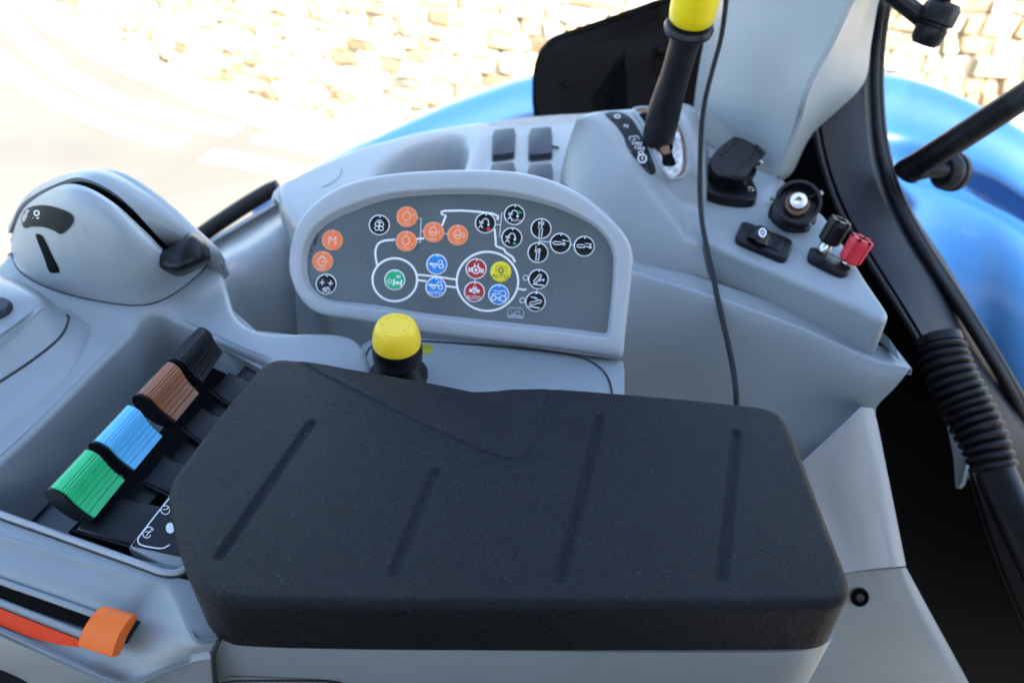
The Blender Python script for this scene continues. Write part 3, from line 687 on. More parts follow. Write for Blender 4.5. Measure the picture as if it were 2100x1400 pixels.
# terminal posts
tp = thing('terminal_posts', 'black and red slotted terminal knobs on one oval black base', 'terminals', U(1702, 535, ZS))
ov = [(1660, 512), (1668, 506), (1700, 518), (1738, 536), (1744, 548), (1738, 558), (1722, 559), (1690, 545), (1662, 530), (1658, 520)]
slab('base', [U(p.x, p.y, ZS + .006) for p in spl([Vector((*p, 0)) for p in ov], 4, True)], (0, 0, -.006), 'black', tp, .0015, 2)
for (bx, by), (tx, ty), m_, lb, hh in (((1688, 514), (1712, 478), 'black', 'black slotted knob', .033), ((1738, 540), (1756, 512), 'redk', 'red slotted knob', .026)):
    b0 = U(bx, by, ZS + .005); axx = Vector((.32, .12, .94)).normalized()
    lathe('stud', b0, axx, [(0, 0), (.0065, 0), (.0065, .006), (.005, .009), (.005, .014), (0, .014)], 'chrome', tp, 24)
    st = .009 if m_ == 'black' else .002
    kb = lathe('knob', b0 + axx * st, axx, [(0, 0), (.0085, 0), (.0112, .003), (.0115, .02), (.0118, .024), (.0105, .0268), (.006, .027), (.0035, .023), (0, .022)], m_, tp, 72, lb, rfun=lambda t, h: 1 - (.16 if (t * 6) % 1 > .72 else 0), angle=30)
    for k in range(6):
        x, y, z = frame(axx); a = 2 * math.pi * (k + .86) / 6; dr = x * math.cos(a) + y * math.sin(a)
        tube('knob_slot', [b0 + axx * (st + .0255) + dr * .003, b0 + axx * (st + .0262) + dr * .0113], .0014, 'deep', kb, 6)

# loose cable
cb = [(1492, -40, .86), (1487, 20, .855), (1478, 80, .85), (1462, 140, .84), (1447, 200, .825), (1439, 260, .81), (1436, 330, .79), (1436, 400, .765), (1440, 455, .74), (1450, 510, .71), (1463, 570, .675), (1478, 640, .64), (1492, 700, .61), (1503, 755, .585), (1509, 800, .56), (1511, 850, .54), (1511, 930, .50)]
tag(tube('cable', spl([UY(*p) for p in cb], 6), .0027, 'rubber', None, 10), 'thin black cable hanging down in front of the grey pillar', 'cable')

# black panel outside the window
dp = thing('lamp_bracket', 'black moulded bracket outside the side window behind the hand lever', 'bracket', UY(1250, 220, 1.3))
n0 = Vector((.05, -.9, .42)).normalized(); p0 = UY(1250, 150, 1.24)
ol = [(1100, 240), (1096, 205), (1097, 150), (1105, 112), (1120, 91), (1143, 75), (1250, 38), (1390, -12), (1500, -50), (1530, 60), (1500, 240), (1330, 260)]
OP = spl([Vector((*p, 0)) for p in ol[1:7]], 5); OP = [Vector((1100, 240, 0))] + OP + [Vector((*p, 0)) for p in ol[7:]]
slab('shell', [PL(p.x, p.y, p0, n0) for p in OP], -n0 * .05, 'bracket', dp, .008, 3)
tube('edge_bead', [PL(p.x + 4, p.y + 2, p0 + n0 * .002, n0) for p in OP[2:-2]], .005, 'bracket', dp, 8)
tube('rib', [PL(1131, 118, p0 + n0 * .002, n0), PL(1250, 76, p0 + n0 * .002, n0), PL(1350, 36, p0 + n0 * .002, n0)], .0018, 'bracket', dp, 6)
for x, y in ((1162, 172), (1352, 104)):
    lathe('bolt', PL(x, y, p0, n0), n0, [(0, .012), (.006, .012), (.008, .008), (.008, .003), (.013, .003), (.013, 0)], 'bracket', dp, 6)

# window handle
hb = thing('window_handle', 'thick black bar handle on the rear window over the blue mudguard', 'handle', UD(1940, 350, .95))
tube('bar', spl([UD(1857, 356, .985), UD(1864, 350, .98), UD(1890, 334, .965), UD(1930, 308, .94), UD(2010, 256, .90), UD(2160, 158, .83)], 6), lambda t: lerp(.0172, .0145, t) if t > .1 else lerp(.0115, .0172, math.sqrt(t / .1)), 'black', hb, 28)
fa = Vector((-.9, -.35, .25)).normalized()
lathe('mount', UD(1948, 352, .985), fa, [(0, -.012), (.021, -.012), (.024, -.008), (.024, -.002), (.022, 0), (.0225, .004), (.0225, .008), (.017, .016), (0, .018)], 'rubber', hb, 40)
tube('bracket', [UD(1946, 350, .975), UD(1905, 350, .97), UD(1880, 356, .97)], .009, 'black', hb, 12)
# mirror arm joint at the top right
mj = thing('mirror_arm', 'black jointed mirror arm hanging into the top right corner', 'mirror arm', UD(1910, 50, 0.9))
tube('arm', [UD(1805, -40, 0.9), UD(1830, -12, 0.9), UD(1895, 40, 0.9)], .0105, 'black', mj, 20)
ja = (UD(1932, 18, 0.885) - UD(1898, 84, 0.9)).normalized()
lathe('joint', UD(1898, 84, 0.9), ja, [(0, -.006), (.012, -.005), (.016, .0), (.0175, .010), (.0175, .014), (.0155, .016), (.0155, .018), (.020, .020), (.020, .036), (.017, .042), (0, .043)], 'black', mj, 36)
tube('rod', [UD(1922, 24, 0.885), UD(1950, -30, 0.86)], .0085, 'black', mj, 16)

# bellows lever at right
bl = thing('bellows_lever', 'black rod with ribbed rubber bellows beside the corner post', 'lever', UD(2040, 1000, .82))
bp_ = spl([UD(1926, 690, .85), UD(1946, 760, .835), UD(1984, 838, .82), (UD(2018, 905, .805)), UD(2040, 966, .795)], 24)
NB = 15
def bellr(t):
    if t < .07: return .0215
    base = lerp(.024, .0255, sm(.0, .5, t)) - .003 * sm(.6, 1, t); ph = (t - .07) / .93 * NB % 1
    return base * (.80 + .20 * (1 - abs(2 * ph - 1) ** 2.2))
bp2 = resample(bp_, 200, False)
tube('bellows', bp2, bellr, 'rubber', bl, 36)
tube('rod', [UD(2036, 955, .797), UD(2075, 1045, .78), UD(2200, 1300, .73)], .0185, 'black', bl, 24)

# seat side covers at right
sc1 = thing('seat_side_cover', 'pale grey two piece side cover low behind the armrest pad', 'cover', U(1800, 1300, -.42))
rows = [[UY(1792, 838, .548), UY(1780, 836, .541), UY(1764, 844, .535), UY(1715, 888, .529), UY(1655, 942, .524), UY(1590, 1000, .52)],
        [UY(1802, 880, .540), UY(1782, 885, .531), UY(1757, 900, .526), UY(1715, 930, .522), UY(1670, 965, .519), UY(1600, 1010, .516)],
        [UY(1818, 960, .526), UY(1798, 965, .517), UY(1765, 975, .513), UY(1725, 990, .511), UY(1685, 1010, .511), UY(1610, 1040, .509)],
        [UY(1838, 1060, .51), UY(1815, 1065, .50), UY(1780, 1070, .497), UY(1745, 1075, .497), UY(1705, 1085, .497), UY(1620, 1090, .495)],
        [UY(1858, 1160, .485), UY(1835, 1162, .477), UY(1800, 1165, .475), UY(1765, 1169, .475), UY(1725, 1174, .475), UY(1620, 1182, .475)]]
patch('upper_shell', rows, 'pale', sc1, 6, 6, .004)
rows = [[UY(1858, 1163, .487), UY(1845, 1164, .481), UY(1818, 1167, .479), UY(1765, 1172, .479), UY(1725, 1177, .479), UY(1620, 1185, .479)],
        [UY(1905, 1250, .47), UY(1880, 1252, .462), UY(1840, 1255, .46), UY(1770, 1258, .46), UY(1725, 1262, .46), UY(1620, 1268, .46)],
        [UY(1960, 1350, .452), UY(1930, 1352, .445), UY(1880, 1354, .443), UY(1790, 1358, .443), UY(1730, 1362, .443), UY(1620, 1366, .443)],
        [UY(2030, 1480, .434), UY(1995, 1480, .427), UY(1940, 1480, .425), UY(1830, 1480, .425), UY(1745, 1480, .425), UY(1620, 1480, .425)]]
lowc = patch('lower_shell', rows, 'grey', sc1, 6, 6, .004)
nsc = Vector((0, -.75, .66)).normalized(); sp = UY(1763, 1224, .465)
lathe('screw_hole', sp, nsc, [(.0095, 0), (.0090, .0012), (.0072, .0012), (.0062, -.0005), (0, -.0005)], 'deep', lowc, 28)
lathe('screw_head', sp, nsc, [(.0045, 0), (.004, .0018), (.002, .0019), (.0018, .0006), (0, .0006)], 'black', lowc, 6)

# ================================================================ ARMREST CONSOLE
ZC = -.046
ac = thing('armrest_console', 'pale grey armrest console body carrying the levers, knobs and pad', 'console', U(900, 1000, -.25))
# throttle housing seam point set, used by the deck too
# body under the pad, right of the joint
bo_ = [(398, 1306), (446, 1314), (560, 1322), (700, 1327), (1000, 1333), (1300, 1337), (1560, 1337), (1640, 1334), (1685, 1322), (1706, 1308), (1713, 1292), (1690, 1180), (1640, 1000), (1590, 900), (1500, 870), (1000, 860), (620, 870), (500, 1100), (450, 1250)]
BW = [U(x, y, ZC - .001) for x, y in bo_]; BW = BW[:2] + spl(BW[2:11], 5) + BW[11:]
slab('side_panel', BW, (0, .012, -.2), 'grey', ac, .007, 4)
# small oval seam low on the panel
py_ = U(700, 1333, ZC).y
# slider fascia at the left
PT0, PT1, PT2 = U(0, 1182, -.062), U(200, 1255, -.062), U(0, 1285, -.080)
TN = (PT1 - PT0).cross(PT2 - PT0).normalized()
if TN.z < 0: TN = -TN
def T(px, py, off=0): return PL(px, py, PT0 + TN * off, TN)
rows = [[U(-220, 975, ZC - .004), U(-100, 1016, ZC - .004), U(0, 1056, ZC - .004), U(100, 1092, ZC - .004), U(200, 1128, ZC - .004), U(290, 1160, ZC - .004), U(340, 1177, ZC - .004), U(400, 1192, ZC - .004), U(444, 1200, ZC - .004)],
        [U(-220, 1022, ZC - .004), U(-100, 1062, ZC - .004), U(0, 1100, ZC - .004), U(100, 1130, ZC - .004), U(200, 1160, ZC - .004), U(285, 1186, ZC - .004), U(345, 1208, ZC - .003), U(396, 1300, ZC + .0006), U(446, 1309, ZC + .0006)],
        [U(-220, 1030, ZC - .006), U(-100, 1070, ZC - .006), U(0, 1109, ZC - .006), U(100, 1139, ZC - .006), U(200, 1169, ZC - .006), U(280, 1196, ZC - .006), U(336, 1216, ZC - .006), UY(393, 1308, .2651), UY(446, 1315, .2632)],
        [T(-220, 1085), T(-100, 1120), T(0, 1158), T(100, 1190), T(195, 1222), T(262, 1250), T(305, 1262).lerp(U(305, 1262, ZC - .012), .6), UY(388, 1318, .2632), UY(445, 1318, .2624)],
        [T(-220, 1105), T(-100, 1142), T(0, 1182), T(100, 1217), T(190, 1250), T(258, 1274), T(300, 1296).lerp(U(300, 1296, ZC - .014), .5), UY(386, 1326, .2618), UY(443, 1323, .2614)],
        [T(-220, 1160), T(-100, 1198), T(0, 1238), T(100, 1275), T(170, 1302), T(245, 1330), T(290, 1345).lerp(U(290, 1345, ZC - .02), .4), UY(385, 1336, .261), UY(440, 1330, .2603)],
        [T(-220, 1200), T(-100, 1240), T(0, 1280), T(90, 1315), T(165, 1347), T(235, 1375), T(275, 1380).lerp(U(275, 1380, ZC - .03), .3), UY(383, 1346, .2605), UY(437, 1337, .260)],
        [T(-220, 1210, .004), T(-100, 1250, .004), T(0, 1291, .004), T(86, 1328, .004), T(160, 1360, .004), T(226, 1388, .004), T(275, 1393, .001), UY(384, 1353, .260), UY(436, 1342, .2598)],
        [T(-220, 1222, .001), T(-100, 1262, .001), T(0, 1303, .001), T(84, 1342, .001), T(155, 1374, .001), T(222, 1402, .001), T(275, 1406, -.002), UY(384, 1366, .2597), UY(437, 1358, .2597)],
        [U(-220, 1300, -.15), U(-100, 1340, -.15), U(0, 1372, -.15), U(60, 1400, -.16), U(140, 1450, -.17), U(210, 1480, -.18), U(290, 1500, -.18), UY(384, 1500, .257), UY(446, 1500, .257)]]
patch('slider_fascia', rows, 'grey', ac, 5, 6, .003)
tube('rail', spl([U(x, y, ZC - .002) for x, y in ((-200, 976), (-100, 1014), (0, 1054), (100, 1089), (200, 1125), (290, 1157), (325, 1170), (350, 1174), (372, 1170), (400, 1150))], 6), .0022, 'pale', ac, 10)
tube('rail_shadow_gap', spl([U(x, y, ZC - .0035) for x, y in ((-200, 984), (-100, 1022), (0, 1062), (100, 1097), (200, 1133), (290, 1165), (325, 1178), (352, 1182), (380, 1176))], 6), .0012, 'seam', ac, 8)
# slot, lips and red stripe on the fascia
slab('slider_slot', [T(-220, 1112, .0012), T(0, 1199, .0012), T(195, 1270, .0012), T(186, 1292, .0012), T(0, 1227, .0012), T(-220, 1145, .0012)], -TN * .004, 'deep', ac)
tube('slot_lip', spl([T(-220, 1106, .0015), T(-100, 1151, .0015), T(0, 1191, .0015), T(100, 1226, .0015), T(200, 1262, .0015)], 5), .0022, 'grey', ac, 8)
tube('slot_lip', spl([T(-220, 1150, .0015), T(-100, 1192, .0015), T(0, 1233, .0015), T(100, 1272, .0015), T(170, 1299, .0015)], 5), .0022, 'grey', ac, 8)
slab('red_stripe', [T(-220, 1160, .0014), T(-100, 1206, .0014), T(0, 1247, .0014), T(80, 1279, .0014), T(160, 1310, .0014), T(160, 1326, .0014), T(120, 1321, .0014), T(60, 1305, .0014), T(0, 1281, .0014), T(-100, 1236, .0014), T(-220, 1188, .0014)], -TN * .003, 'red', ac)
# joint line between fascia and side panel
tube('panel_joint', [U(449, 1303, ZC + .0012), U(448, 1312, ZC + .0005), UY(447, 1317, .2624), UY(440, 1330, .260), UY(437, 1341, .2596), UY(438, 1360, .2595), UY(441, 1400, .259), UY(445, 1480, .258)], .0016, 'seam', ac, 8)
tube('panel_seam', spl([UY(x, y, U(x, 1330, ZC).y - .0005 + .012 * .35) for x, y in ((455, 1400), (480, 1396), (560, 1395), (660, 1396), (700, 1400))], 5), .0008, 'seam', ac, 6)

# lever well
ZF = -.118
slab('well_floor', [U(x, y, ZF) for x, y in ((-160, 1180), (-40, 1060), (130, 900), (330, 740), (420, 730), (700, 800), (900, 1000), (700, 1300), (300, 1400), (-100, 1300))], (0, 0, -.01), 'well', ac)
rim = [(-200, 1105), (-120, 1040), (0, 945), (100, 852), (200, 752), (262, 690), (290, 664), (325, 650), (365, 660), (430, 688), (490, 716), (540, 736), (620, 760)]
bot = [(-140, 1190), (-60, 1120), (30, 1035), (125, 935), (222, 835), (285, 772), (318, 745), (348, 733), (385, 740), (445, 762), (505, 785), (560, 805), (630, 825)]
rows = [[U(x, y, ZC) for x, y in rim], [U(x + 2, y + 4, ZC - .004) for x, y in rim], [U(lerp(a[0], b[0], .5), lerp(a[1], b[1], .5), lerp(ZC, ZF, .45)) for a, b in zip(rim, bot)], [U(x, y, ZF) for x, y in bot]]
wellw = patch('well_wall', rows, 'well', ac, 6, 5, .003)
# faint moulded lines and faded print on the well wall
WP = onto(wellw)
def WW(px, py): return WP(px, py, .0003)
random.seed(9)
bm = bmesh.new()
for k in range(16):
    x, y = random.uniform(175, 225), random.uniform(828, 892)
    if random.random() < .5: fillp(bm, circ(x, y, 1.6, n=8), WW)
    else: stroke(bm, [(x, y), (x + random.uniform(-6, 6), y + random.uniform(2, 7))], 1.0, WW)
prints('faded_print', bm, 'fadeink', wellw)
# front inner wall of the well below the rail
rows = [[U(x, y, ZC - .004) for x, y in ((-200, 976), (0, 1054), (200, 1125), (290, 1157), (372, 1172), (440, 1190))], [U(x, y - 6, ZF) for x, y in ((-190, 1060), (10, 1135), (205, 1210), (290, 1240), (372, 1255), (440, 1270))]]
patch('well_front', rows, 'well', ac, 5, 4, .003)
# raised inner floor step near the pad with printed membrane
slab('gate_plate', [U(x, y, -.085) for x, y in ((140, 1090), (250, 980), (440, 748), (530, 752), (640, 800), (600, 1000), (330, 1150))], (0, 0, -.02), 'deep', ac)
slab('membrane_step', [U(x, y, -.0500) for x, y in ((262, 1121), (345, 1164), (420, 1180), (520, 1100), (430, 1010), (352, 1004))], (0, 0, -.06), 'grey', ac, .002)
mb = slab('membrane_label', [U(x, y, -.0488) for x, y in ((270, 1117), (344, 1018), (420, 1018), (420, 1150), (352, 1135))], (0, 0, -.002), 'b_black', ac)
bm = bmesh.new(); fM = lambda x, y: U(x, y, -.0485)
stroke(bm, spl([(355, 1012, 0), (330, 1042, 0), (288, 1096, 0), (283, 1108, 0), (290, 1117, 0), (320, 1123, 0), (335, 1123, 0), (348, 1116, 0)], 4), 2.6, fM)
stroke(bm, circ(339, 1045, 9, 9, 16), 1.8, fM, True); stroke(bm, [(335, 1044), (341, 1044), (345, 1040)], 1.6, fM)
stroke(bm, circ(301, 1095, 8, 7, 12, .2, 3.6), 1.8, fM); stroke(bm, circ(306, 1087, 8, 7, 12, 3.2, 6.4), 1.8, fM); stroke(bm, [(297, 1090), (310, 1090)], 1.6, fM); stroke(bm, [(300, 1098), (312, 1084)], 1.6, fM)
fillp(bm, circ(349, 1082, 9, 11), fM)
prints('membrane_print', bm, 'ink', mb)

# left deck: from the armrest front to the back edge
seam = [(22, 520), (45, 560), (110, 594), (200, 617), (285, 626), (345, 609), (405, 565), (437, 527)]
dk = [(-300, 640), (-150, 600), (0, 555), (60, 500), (160, 470), (300, 450), (410, 480), (440, 515), (454, 550), (466, 592), (478, 632), (495, 656), (525, 674), (570, 682), (630, 680), (690, 682), (722, 690), (740, 705), (752, 730), (765, 800), (700, 830), (620, 790), (560, 757), (540, 737), (490, 717), (430, 689), (365, 661), (325, 651), (290, 665), (262, 691), (200, 753), (100, 853), (0, 946), (-120, 1041), (-220, 1120), (-420, 1000)]
DW = resample(spl([U(x, y, ZC + .002) for x, y in dk], 6, True), 320)
ZSM = ZC + .012
seamW = [U(x, y, ZSM) for x, y in seam]
def zdk(x, y):
    d = min(segd(x, y, seamW[i], seamW[i + 1]) for i in range(len(seamW) - 1))
    return ZC + .002 + .010 * (1 - sm(0, .032, d))
cushion('deck', DW, zdk, -.11, .006, 'grey', ac, .006, 6)
slab('deck_skirt', [U(x, y, ZC - .006) for x, y in ((-300, 700), (60, 520), (300, 470), (405, 485), (448, 560), (470, 640), (520, 684), (700, 692), (745, 740), (600, 800), (330, 640), (100, 830), (-200, 1050))], (0, 0, -.16), 'grey', ac, .004)
# right deck under the control panel
rd = [(736, 720), (742, 704), (760, 694), (863, 694), (1060, 708), (1262, 733), (1279, 738), (1281, 760), (1282, 845), (1100, 900), (740, 900)]
slab('switch_deck', [U(x, y, ZC - .006) for x, y in rd], (0, 0, -.16), 'grey', ac, .003, 3)
tube('lid_seam', spl([U(x, y, ZC - .0057) for x, y in ((742, 762), (748, 735), (760, 712), (790, 699), (860, 699), (980, 707), (1096, 718), (1167, 727), (1205, 738), (1235, 758), (1250, 782), (1256, 815), (1256, 860))], 6), .0009, 'seam', ac, 6)
lathe('indicator_lens', U(873, 716, ZC - .006), Vector((0, 0, 1)), [(.0068, 0), (.0066, .0004), (.006, .0003), (0, .0005)], 'lens', ac, 28)
# left boxes
def boxo(pts, z, d, bev, nm, m_='grey', n=5):
    P = [U(x, y, z) for x, y in pts]; return slab(nm, P, (0, 0, d), m_, ac, bev, 4, angle=60)
def rnd(pts, ks):
    """round listed corners of a px polygon"""
    out = []; n = len(pts)
    for i, p in enumerate(pts):
        if i in ks:
            a = Vector(pts[i - 1]); b = Vector(p); c = Vector(pts[(i + 1) % n]); r = ks[i]
            A = b + (a - b).normalized() * r; B = b + (c - b).normalized() * r
            for k in range(7):
                t = k / 6; q = A * (1 - t) ** 2 + b * 2 * t * (1 - t) + B * t * t; out.append((q.x, q.y))
        else: out.append(tuple(p))
    return out
bA = [(-260, 640, -.013), (-150, 590, -.013), (-60, 568, -.013), (20, 580, -.013), (66, 598, -.013), (86, 610, -.016), (100, 618, -.03)]
bB = [(-260, 850, -.013), (-120, 765, -.013), (0, 688, -.013), (50, 655, -.013), (82, 630, -.013), (96, 622, -.018), (112, 628, -.032)]
bB2 = [(-260, 862, -.016), (-120, 776, -.016), (0, 699, -.016), (56, 664, -.016), (92, 638, -.0165), (106, 630, -.022), (122, 634, -.034)]
bC = [(-260, 944, -.034), (-120, 856, -.034), (0, 782, -.034), (72, 734, -.034), (124, 690, -.034), (141, 655, -.034), (150, 640, -.040)]
bD = [(-260, 1040, -.0425), (-120, 960, -.0425), (0, 880, -.0425), (95, 805, -.0425), (150, 745, -.0425), (178, 690, -.0425), (190, 660, -.0435)]
bE = [(-260, 1060, -.050), (-120, 985, -.050), (0, 905, -.050), (105, 825, -.050), (165, 755, -.050), (192, 700, -.050), (205, 655, -.050)]
bZ = [(-260, 620, -.06), (-150, 575, -.06), (-60, 552, -.06), (20, 566, -.06), (66, 584, -.06), (90, 598, -.06), (108, 612, -.06)]
patch('storage_box', [[U(*p) for p in r] for r in (bZ, bA, bB, bB2, bC, bD, bE)], 'grey', ac, 5, 5, .004)
tube('box_seam', spl([U(x, y, -.0335) for x, y, _ in bC[:-1]] + [U(137, 645, -.031)], 6), .001, 'seam', ac, 6)
lathe('dial', U(-6, 642, -.013), Vector((.1, 0, 1)), [(.013, 0), (.013, .006), (.011, .009), (0, .0095)], 'switch', ac, 32)

# throttle housing
WN = Vector((.49, .87, 0)).normalized()
def UW(px, py, w_): return PL(px, py, WN * w_, WN)
lipN = [(23, 490), (47, 430), (112, 385), (166, 380), (232, 415), (300, 476), (352, 522), (430, 532)]
wl = [.385, .372, .366, .366, .369, .378, .397, .440]
ws = [WN.dot(U(x, y, ZSM)) for x, y in seam]
def mid(s, bul):
    out = []
    for i in range(8):
        x = lerp(seam[i][0], lipN[i][0], s); y = lerp(seam[i][1], lipN[i][1], s)
        out.append(UW(x, y, lerp(ws[i], wl[i], s) - bul * (1 if 0 < i < 7 else .3)))
    return out
rows = [[p - Vector((0, -.004, .012)) for p in seamW], seamW, mid(.12, .002), mid(.4, .008), mid(.75, .010), mid(.93, .006), mid(1, 0)]
th = patch('throttle_housing', rows, 'grey', ac, 6, 6, .004)
far = [(29, 466), (66, 409), (130, 371), (215, 359), (300, 405), (378, 472), (423, 518), (431, 529)]
lipF = [(26, 478), (56, 420), (134, 379), (182, 375), (246, 410), (314, 470), (366, 512), (429, 530)]
tp_ = [U(x, y, ZC) + Vector((0, 0, 0)) for x, y in seam]
def lf(L, dw): return [UW(L[i][0], L[i][1], wl[i] + dw) for i in range(8)]
slotr = [lf(lipN, .001), [p - Vector((0, 0, .010)) for p in lf(lipN, .007)], lf(lipF, .013)]
tsl = patch('throttle_slot', slotr, 'deep', th, 6, 4, .002)
A_ = lf(lipF, .013); dw_ = [.016, .032, .036, .036, .036, .032, .018, .003]; B_ = [UW(far[i][0], far[i][1], wl[i] + dw_[i]) for i in range(8)]
rows = [A_, [a.lerp(b, .5) + Vector((0, 0, .003)) for a, b in zip(A_, B_)], B_, [b + (WN * .012 * (1 if i else .1) - Vector((0, 0, .012)) if i < 7 else Vector((-.010, -.008, -.006))) for i, b in enumerate(B_)], [(Vector((b.x, b.y, min(b.z - .02, ZC))) + WN * .018 * (1 if i else .1)) if i < 7 else b + Vector((-.016, -.012, -.012)) for i, b in enumerate(B_)]]
patch('throttle_far_half', rows, 'grey', ac, 6, 6, .004)
tube('housing_seam', spl(seamW, 6), .0009, 'seam', ac, 6)
TH = onto(th)
stk = plate('position_sticker', [(43, 452), (46, 440), (54, 428), (72, 422), (95, 421), (120, 427), (148, 442), (145, 462), (126, 480), (112, 474), (90, 466), (65, 465), (50, 468)], lambda x, y: TH(x, y, .0016), 'sticker', th)
bm = bmesh.new(); fT = onto(stk)
stroke(bm, circ(75, 437, 5, n=14), 2.2, fT, True); stroke(bm, [(68, 447), (80, 447)], 2, fT); prints('sticker_print', bm, 'ink', stk)
plate('side_slot', [(73, 484), (80, 480), (90, 488), (105, 520), (122, 555), (112, 560), (100, 556), (90, 528)], lambda x, y: TH(x, y, .0006), 'deep', th, .002)
fT2 = lambda x, y: TH(x, y, .0002)
for q in (((160, 462), (170, 466), (166, 474)), ((172, 474), (182, 482), (180, 470)), ((122, 508), (125, 524), (134, 524)), ((250, 468), (255, 470)), ((280, 484), (284, 487))):
    bm = bmesh.new(); stroke(bm, q, 1.4, fT2); prints('scuff', bm, 'fadeink', th)
# throttle handle
hr = [[(303, 524, .765), (325, 513, .765), (347, 507, .765), (368, 493, .765), (390, 476, .77), (412, 487, .77), (431, 505, .775)],
      [(303, 526, .742), (326, 517, .735), (348, 511, .732), (370, 497, .730), (391, 481, .732), (412, 491, .738), (430, 508, .748)],
      [(309, 534, .738), (333, 534, .727), (355, 530, .724), (376, 520, .722), (397, 508, .725), (416, 508, .732), (431, 521, .745)],
      [(322, 549, .738), (344, 554, .730), (364, 556, .727), (386, 551, .727), (405, 542, .730), (420, 533, .736), (432, 530, .746)],
      [(323, 552, .765), (345, 566, .765), (364, 569, .765), (388, 561, .765), (408, 550, .765), (422, 541, .765), (432, 535, .765)]]
hl = patch('throttle_handle', [[UD(p[0], p[1], p[2] - .019) for p in r] for r in hr], 'black', None, 5, 6, .002)
tag(hl, 'smooth black throttle handle closing the slot of the grey housing', 'lever')

# ================================================================ coloured levers
caps = [('black', 'black ribbed lever paddle, farthest of the coloured row', [(351, 735), (412, 672), (458, 722), (416, 784)], 'black'),
        ('brown', 'brown ribbed lever paddle between the black and light blue ones', [(283, 806), (344, 742), (408, 806), (362, 862)], 'brown'),
        ('blue', 'light blue ribbed lever paddle between the brown and green ones', [(194, 903), (262, 831), (333, 894), (277, 962)], 'blue'),
        ('green', 'green ribbed lever paddle nearest the orange slider', [(104, 999), (176, 922), (256, 984), (195, 1060)], 'green')]
stems = [[(431, 800), (469, 759), (528, 790), (482, 836)], [(372, 876), (412, 832), (475, 868), (420, 912)], [(290, 985), (335, 928), (400, 962), (346, 1012)], [(150, 1085), (232, 1010), (345, 1040), (270, 1118)]]
for (nm, lab_, q, m_), st in zip(caps, stems):
    zc = -.018
    A, B = U(*q[0], zc), U(*q[1], zc)                      # upper edge of the paddle
    D_, C_ = U(*q[3], zc - .026), U(*q[2], zc - .026)      # lower edge
    root = thing('control_lever', lab_, 'lever', U(sum(p[0] for p in st) / 4, sum(p[1] for p in st) / 4, -.11), 'ribbed levers in the console well')
    e = (B - A); prof = [(0, 0), (.05, .0026), (.14, .0046), (.27, .0054), (.40, .0038), (.56, .0016), (.72, .0004), (.86, .0), (1, 0)]
    nn = ((B - A).cross(D_ - A)).normalized()
    if nn.z < 0: nn = -nn
    top = []; V = []; Fc = []
    NP = 64
    ps = spl([Vector((a, b, 0)) for a, b in prof], 12); pp = []
    for k in range(161):
        x = k / 160; i = next((i for i in range(len(ps) - 1) if ps[i + 1].x >= x), len(ps) - 2)
        f = (x - ps[i].x) / max(1e-6, ps[i + 1].x - ps[i].x); pp.append(Vector((x, lerp(ps[i].y, ps[i + 1].y, f), 0)))
    for p in pp:
        groove = 0
        for gpos in (.17, .23, .29, .41, .52, .63, .74, .85): 
            groove = max(groove, 1 - min(1, abs(p.x - gpos) / .014))
        L0 = A.lerp(D_, p.x) + nn * (p.y - 0.0010 * groove); L1 = B.lerp(C_, p.x) + nn * (p.y - 0.0010 * groove)
        V += [L0, L1, L1 - nn * .0028 , L0 - nn * .0028]
    n = len(pp)
    for i in range(n - 1):
        for k in range(4): Fc.append((4 * i + k, 4 * i + (k + 1) % 4, 4 * i + 4 + (k + 1) % 4, 4 * i + 4 + k))
    Fc += [(0, 1, 2, 3), tuple(4 * (n - 1) + k for k in (3, 2, 1, 0))]
    mk('paddle_cap', V, Fc, m_ if nm != 'black' else 'rubber', root, recalc=True, angle=25)
    # dark body under the cap
    V = []; Fc = []
    ext = (B - A).normalized() * .0016; ep = (D_ - A).normalized() * .0012
    body = [(0, -.006), (.0, -.012), (.25, -.020), (.6, -.022), (1, -.014)]
    up = [(p.x, p.y - .0022) for p in pp]
    lo = [(0, -.0070), (.08, -.0125), (.25, -.0165), (.5, -.019), (.75, -.019), (1, -.014)]
    ring = up + [(x, y) for x, y in reversed(lo)]
    for x, y in ring:
        sx = (x - .5) * 1.03 + .5
        V += [A.lerp(D_, sx) + nn * y - ext, B.lerp(C_, sx) + nn * y + ext]
    n = len(ring)
    for i in range(n): j = (i + 1) % n; Fc.append((2 * i, 2 * i + 1, 2 * j + 1, 2 * j))
    Fc += [tuple(2 * i for i in range(n)), tuple(2 * i + 1 for i in reversed(range(n)))]
    mk('paddle_body', V, Fc, 'black', root, recalc=True, angle=35)
    zst = -.050
    P = [U(x, y, zst) for x, y in st]
    slab('stem_block', P, (0, 0, -.07), 'black', root, .003, 3)
    ue = (P[1] - P[0]).normalized(); ve = (P[2] - P[1]).normalized()
    g0 = [P[1] + ue * .001 + ve * .004, P[1] + ue * .022 + ve * .004, P[1] + ue * .022 + ve * .026, P[1] + ue * .001 + ve * .026]
    slab('gate_block', [p + Vector((0, 0, -.006)) for p in g0], (0, 0, -.05), 'black', root, .002, 2)
    tube('stem_edge', [P[0] + Vector((0, 0, -.001)) - ve * 0 + ue * -.0008, P[3] + Vector((0, 0, -.001)) - ue * .0008], .0009, 'post', root, 6)

